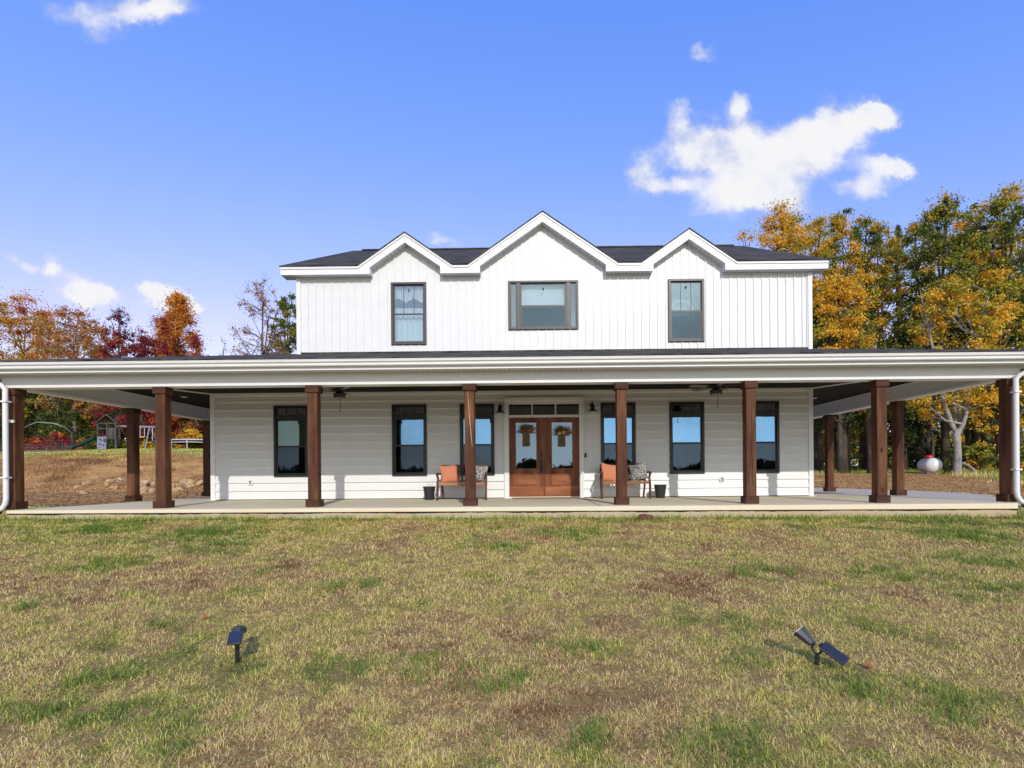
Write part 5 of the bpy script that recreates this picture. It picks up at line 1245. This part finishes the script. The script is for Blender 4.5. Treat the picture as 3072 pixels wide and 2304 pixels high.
for k, (px, pal, ty, hw, Y, lb) in enumerate(((2470, 'gold', 1300, 40, 62, 'yellow shrub in the clearing near the house corner'), (2620, 'gold', 1310, 36, 64, 'golden shrub in the clearing between the side posts'), (2860, 'green', 1345, 20, 37.5, 'bright green shrub between the tank and the maple'), (2940, 'yellowgreen', 1330, 42, 40, 'olive shrub right of the forked maple'), (3010, 'orange', 1280, 36, 44, 'orange shrub behind the right corner post'), (3060, 'yellowgreen', 1340, 40, 34, 'weedy olive shrub right of the downspout'), (2740, 'green', 1330, 40, 50, 'green shrub left of the gas tank'), (2540, 'green', 1330, 46, 50, 'low green shrub behind the rear side post'), (2700, 'rust', 1290, 34, 56, 'rusty shrub behind the evergreen'), (2810, 'dark', 1290, 44, 52, 'dark shrub behind the gas tank'), (2970, 'dark', 1250, 50, 54, 'dark shrub deep in the right woods'))):
    TR(lb, px, Y, ty, hw, pal, cat_='shrub', base=.02, leaves=3000, clumps=36, seed=110+k, shape='flat', tint=(.6, .25), group='shrubs at the edge of the right woods', name='shrub', trunk_r=.05, size=.15, crad=1.0)
# bare trunks in the right woods
for k, (px, Y, r_, lb) in enumerate(((2610, 40, .22, 'straight dark trunk between the side posts'), (2795, 44, .13, 'thin pale leaning trunk above the tank'), (2770, 49, .16, 'thin dark trunk left of the tank lid'), (2905, 46, .2, 'dark trunk behind the forked maple'), (2535, 41, .26, 'thick dark trunk left of the middle side post'), (2985, 42, .15, 'grey trunk left of the corner post'))):
    X = PX(px, 1400, Y); zg = float(ground_z(X, Y)); rs = random.Random(k)
    t = thing('tree', lb, 'tree', (X, Y, zg), group='bare trunks in the right woods'); hh = 9
    MB().tube([(X+rs.uniform(-.12, .12)*q, Y, zg-.3+hh*q/6) for q in range(7)], [r_*(1.1-.12*q) for q in range(7)], 9).build('trunk', M['bark'], t, smooth=True)
    cm = np.array([(rs.gauss(0, 1.3), rs.gauss(0, 1.3), hh*rs.uniform(.45, 1)) for _ in range(26)]); r2 = np.random.default_rng(k+500)
    V, Fq, tt = leaf_quads(cm, np.full(26, .7), 60, .2, r2, r2.normal(.4, .25, 26), .1)
    o = fast_mesh('crown', V, Fq, 4, LM['green'], t, {'tint': tt})
# far woods closing the horizon
def far_wood(name, label, x0, x1, yfun, h0, h1, n, pal, seed, size=.55):
    rs = np.random.default_rng(seed); k = n
    xx = rs.uniform(x0, x1, k); yy = yfun(xx) + rs.uniform(-4, 4, k); hh = h0+(h1-h0)*fbm(xx, yy*0, 7, seed, 1)
    zz = ground_z(xx, yy) + hh*rs.random(k)**.8
    c = np.stack([xx, yy, zz], 1); V, Fq, t = leaf_quads(c, np.full(k, 1.3), 14, size, rs, np.clip(fbm(xx, zz, 5, seed, 3)+rs.normal(0, .15, k), 0, 1), .12)
    o = fast_mesh(name, V, Fq, 4, LM[pal], None, {'tint': t}); tag(o, label, 'woods', kind='stuff')
far_wood('far_woods', 'distant mixed autumn woods behind the left trees', -80, 5, lambda x: 74+0*x, 5, 11, 2600, 'yellowgreen', 3)
far_wood('distant_woods', 'distant autumn woods behind the right hand trees', 15, 120, lambda x: 95+0*x, 3, 8, 2600, 'yellowgreen', 4)
far_wood('opposite_woods', 'dark woods across the valley, mirrored in the door glass', -140, 140, lambda x: -120+0*x, 3, 9, 5200, 'green', 5, 1.1)
# fallen branches
tag(MB().tube([(PX(2862, 1395, 37), 37, PZ(2862, 1392, 37)), (PX(2892, 1392, 36.6), 36.6, PZ(2892, 1390, 36.6)), (PX(2915, 1405, 36.2), 36.2, PZ(2915, 1404, 36.2)), (PX(2940, 1425, 35.8), 35.8, PZ(2940, 1426, 35.8))], [.05, .09, .08, .04], 8).build('fallen_branch', M['bark_pale'], None, smooth=True), 'grey broken branch leaning to the right of the forked maple', 'branch')
tag(MB().tube([(PX(70, 1285, 47), 47, PZ(70, 1284, 47)), (PX(110, 1266, 47), 47, PZ(110, 1266, 47)), (PX(160, 1270, 47.5), 47.5, PZ(160, 1270, 47.5)), (PX(190, 1280, 48), 48, PZ(190, 1280, 48)), (PX(214, 1296, 49), 49, PZ(214, 1296, 49)), (PX(222, 1345, 50), 50, float(ground_z(PX(222, 1345, 50), 50)))], [.025, .04, .05, .055, .06, .09], 7).build('bare_branch', M['bark_pale'], None, smooth=True), 'long bleached bare branch arching left of the pale trunk', 'branch')
# ------------------------------------------------------------------ light, sky, camera
SUN = Vector((.206, -1, .53)).normalized()
el_ = math.asin(SUN.z); az_ = math.atan2(SUN.x, SUN.y)
sd = bpy.data.lights.new('sun', 'SUN'); sd.energy = 2.0; sd.angle = R(.55); sd.color = (1, .955, .89)
so = bpy.data.objects.new('sun', sd); COL.objects.link(so); so.rotation_euler = (-SUN).to_track_quat('-Z', 'Y').to_euler()
w = bpy.data.worlds.new('World'); sc.world = w; w.use_nodes = True; n = w.node_tree; n.nodes.clear()
wo = n.nodes.new('ShaderNodeOutputWorld'); bg = n.nodes.new('ShaderNodeBackground'); n.links.new(bg.outputs[0], wo.inputs[0])
sky = n.nodes.new('ShaderNodeTexSky'); sky.sky_type = 'NISHITA'; sky.sun_disc = False; sky.sun_elevation = el_; sky.sun_rotation = az_
sky.air_density = 1.0; sky.dust_density = .6; sky.ozone_density = 1.6; sky.altitude = 200
SKYS = .15
tc = n.nodes.new('ShaderNodeTexCoord'); sp = n.nodes.new('ShaderNodeSeparateXYZ'); n.links.new(tc.outputs['Generated'], sp.inputs[0])
ay = math_(n, 'MAXIMUM', math_(n, 'ABSOLUTE', sp.outputs[1]), .05)
cu = math_(n, 'DIVIDE', sp.outputs[0], ay); cv = math_(n, 'DIVIDE', sp.outputs[2], ay)
cmb = n.nodes.new('ShaderNodeCombineXYZ'); n.links.new(cu, cmb.inputs[0]); n.links.new(cv, cmb.inputs[1])
# warp coordinates for ragged cloud edges
wn = N(n, 'ShaderNodeTexNoise'); wn.inputs['Scale'].default_value = 13; wn.inputs['Detail'].default_value = 7; wn.inputs['Roughness'].default_value = .66; n.links.new(cmb.outputs[0], wn.inputs['Vector'])
wv = n.nodes.new('ShaderNodeVectorMath'); wv.operation = 'MULTIPLY_ADD'; n.links.new(wn.outputs['Color'], wv.inputs[0]); wv.inputs[1].default_value = (.085, .085, 0); 
ofs = n.nodes.new('ShaderNodeVectorMath'); ofs.operation = 'SUBTRACT'; n.links.new(cmb.outputs[0], ofs.inputs[0]); ofs.inputs[1].default_value = (.0425, .0425, 0); n.links.new(ofs.outputs[0], wv.inputs[2])
CL = [(2098,439,105,62,1),(2033,354,48,42,.75),(2128,384,50,45,.6),(2215,320,34,40,.8),(2235,375,40,45,.8),(2197,500,115,85,1),(2322,500,135,82,1),(2446,430,115,75,1),(2546,355,118,66,1),(2645,338,60,36,.9),(2150,608,90,50,.75),(2322,588,100,50,.85),(1929,523,56,58,.95),(2028,556,60,28,.8),
      (2660,498,78,40,1),(2570,560,72,32,.85),(2725,520,50,28,.8),(2120,163,46,24,.58),(340,20,220,50,.7),(500,30,110,45,.6),(285,90,80,45,.5),(237,862,78,52,1.1),(300,885,75,38,1.05),(113,811,75,22,.75),(457,885,50,44,1.3),(532,892,66,42,1.3),(577,918,48,34,1.2),(24,783,26,20,.7),(150,790,30,25,.6),(1335,725,55,20,.65),(2420,620,90,30,.35)]
acc = None
for px, py, rx, ry, am in CL:
    X, Z = P(px, py, 1.0); Z -= H
    s = n.nodes.new('ShaderNodeVectorMath'); s.operation = 'SUBTRACT'; n.links.new(wv.outputs[0], s.inputs[0]); s.inputs[1].default_value = (X, Z, 0)
    m_ = n.nodes.new('ShaderNodeVectorMath'); m_.operation = 'MULTIPLY'; n.links.new(s.outputs[0], m_.inputs[0]); m_.inputs[1].default_value = (F/rx/1.72, F/ry/1.72, 0)
    l = n.nodes.new('ShaderNodeVectorMath'); l.operation = 'LENGTH'; n.links.new(m_.outputs[0], l.inputs[0])
    mr = n.nodes.new('ShaderNodeMapRange'); mr.interpolation_type = 'SMOOTHSTEP'; n.links.new(l.outputs['Value'], mr.inputs['Value']); mr.inputs['From Min'].default_value = 1.0; mr.inputs['From Max'].default_value = .1; mr.inputs['To Min'].default_value = 0; mr.inputs['To Max'].default_value = am
    acc = mr.outputs[0] if acc is None else math_(n, 'ADD', acc, mr.outputs[0])
fine = N(n, 'ShaderNodeTexNoise'); fine.inputs['Scale'].default_value = 9; fine.inputs['Detail'].default_value = 8; fine.inputs['Roughness'].default_value = .6; n.links.new(cmb.outputs[0], fine.inputs['Vector'])
cl_in = math_(n, 'ADD', math_(n, 'MINIMUM', acc, 1.15), math_(n, 'MULTIPLY', math_(n, 'SUBTRACT', fine.outputs[0], .5), 1.9))
dm = n.nodes.new('ShaderNodeMapRange'); dm.interpolation_type = 'SMOOTHSTEP'; n.links.new(cl_in, dm.inputs[0]); dm.inputs[1].default_value = .18; dm.inputs[2].default_value = 1.3
dens = math_(n, 'MULTIPLY', dm.outputs[0], math_(n, 'MINIMUM', math_(n, 'MULTIPLY', acc, 4.0), 1.0), True)
sepc = n.nodes.new('ShaderNodeSeparateColor'); n.links.new(sky.outputs[0], sepc.inputs[0]); cmc = n.nodes.new('ShaderNodeCombineColor')
for k_, (ex_, mu_) in enumerate(((1.35, .78*1.19), (.8, 1.0*1.19), (.25, 3.15*1.19))): chs = chs + [math_(n, 'MULTIPLY', math_(n, 'POWER', sepc.outputs[k_], ex_), mu_)] if k_ else [math_(n, 'MULTIPLY', math_(n, 'POWER', sepc.outputs[k_], ex_), mu_)]
n.links.new(math_(n, 'MINIMUM', chs[0], math_(n, 'MULTIPLY', chs[1], .9)), cmc.inputs[0]); n.links.new(chs[1], cmc.inputs[1]); n.links.new(math_(n, 'MAXIMUM', chs[2], math_(n, 'MULTIPLY', chs[1], 1.02)), cmc.inputs[2])
skyc = cmc.outputs[0]
hs = n.nodes.new('ShaderNodeMapRange'); n.links.new(sp.outputs[2], hs.inputs[0]); hs.inputs[1].default_value = 0; hs.inputs[2].default_value = .35; hs.inputs[3].default_value = 1; hs.inputs[4].default_value = 0
bn = N(n, 'ShaderNodeTexNoise'); bn.inputs['Scale'].default_value = 1.6; bn.inputs['Detail'].default_value = 7; bn.inputs['Roughness'].default_value = .58; bs = n.nodes.new('ShaderNodeVectorMath'); bs.operation = 'MULTIPLY'; bs.inputs[1].default_value = (1.0, 2.6, 1); n.links.new(cmb.outputs[0], bs.inputs[0]); n.links.new(bs.outputs[0], bn.inputs['Vector'])  # unseen clouds behind the camera, added for pane reflections and more fill light
bd = n.nodes.new('ShaderNodeMapRange'); bd.interpolation_type = 'SMOOTHSTEP'; n.links.new(bn.outputs[0], bd.inputs[0]); bd.inputs[1].default_value = .42; bd.inputs[2].default_value = .68
dens = math_(n, 'MAXIMUM', math_(n, 'MULTIPLY', dens, math_(n, 'GREATER_THAN', sp.outputs[1], 0)), math_(n, 'MULTIPLY', math_(n, 'MULTIPLY', bd.outputs[0], .85), math_(n, 'LESS_THAN', sp.outputs[1], -.02)))
ccol = ramp(n, math_(n, 'ADD', math_(n, 'MULTIPLY', fine.outputs[0], .7), math_(n, 'MULTIPLY', dens, .45)), [(.42, tuple(k_*.76 for k_ in (4.5, 4.5, 4.6))), (.74, (4.5, 4.5, 4.6))])
col = mixc(n, dens, skyc, ccol)
n.links.new(col, bg.inputs[0]); bg.inputs[1].default_value = SKYS
cd = bpy.data.cameras.new('camera'); co = bpy.data.objects.new('camera', cd); COL.objects.link(co); sc.camera = co
cd.sensor_width = 36; cd.lens = F/3072*36; cd.shift_x = -(CX-1536)/3072; cd.shift_y = (CY-1152)/3072; cd.clip_start = .05; cd.clip_end = 2000
co.matrix_world = Matrix.Translation((0, 0, H)) @ Matrix.Rotation(YAW, 4, 'Z') @ Matrix.Rotation(PI/2, 4, 'X') @ Matrix.Rotation(-ROLL, 4, 'Z')
sc.view_settings.view_transform = 'Standard'; sc.view_settings.look = 'None'; sc.view_settings.exposure = 0.45; sc.view_settings.gamma = 1
sc.cycles.use_denoising = True; sc.cycles.max_bounces = 8; sc.cycles.transparent_max_bounces = 12
sc.render.film_transparent = False
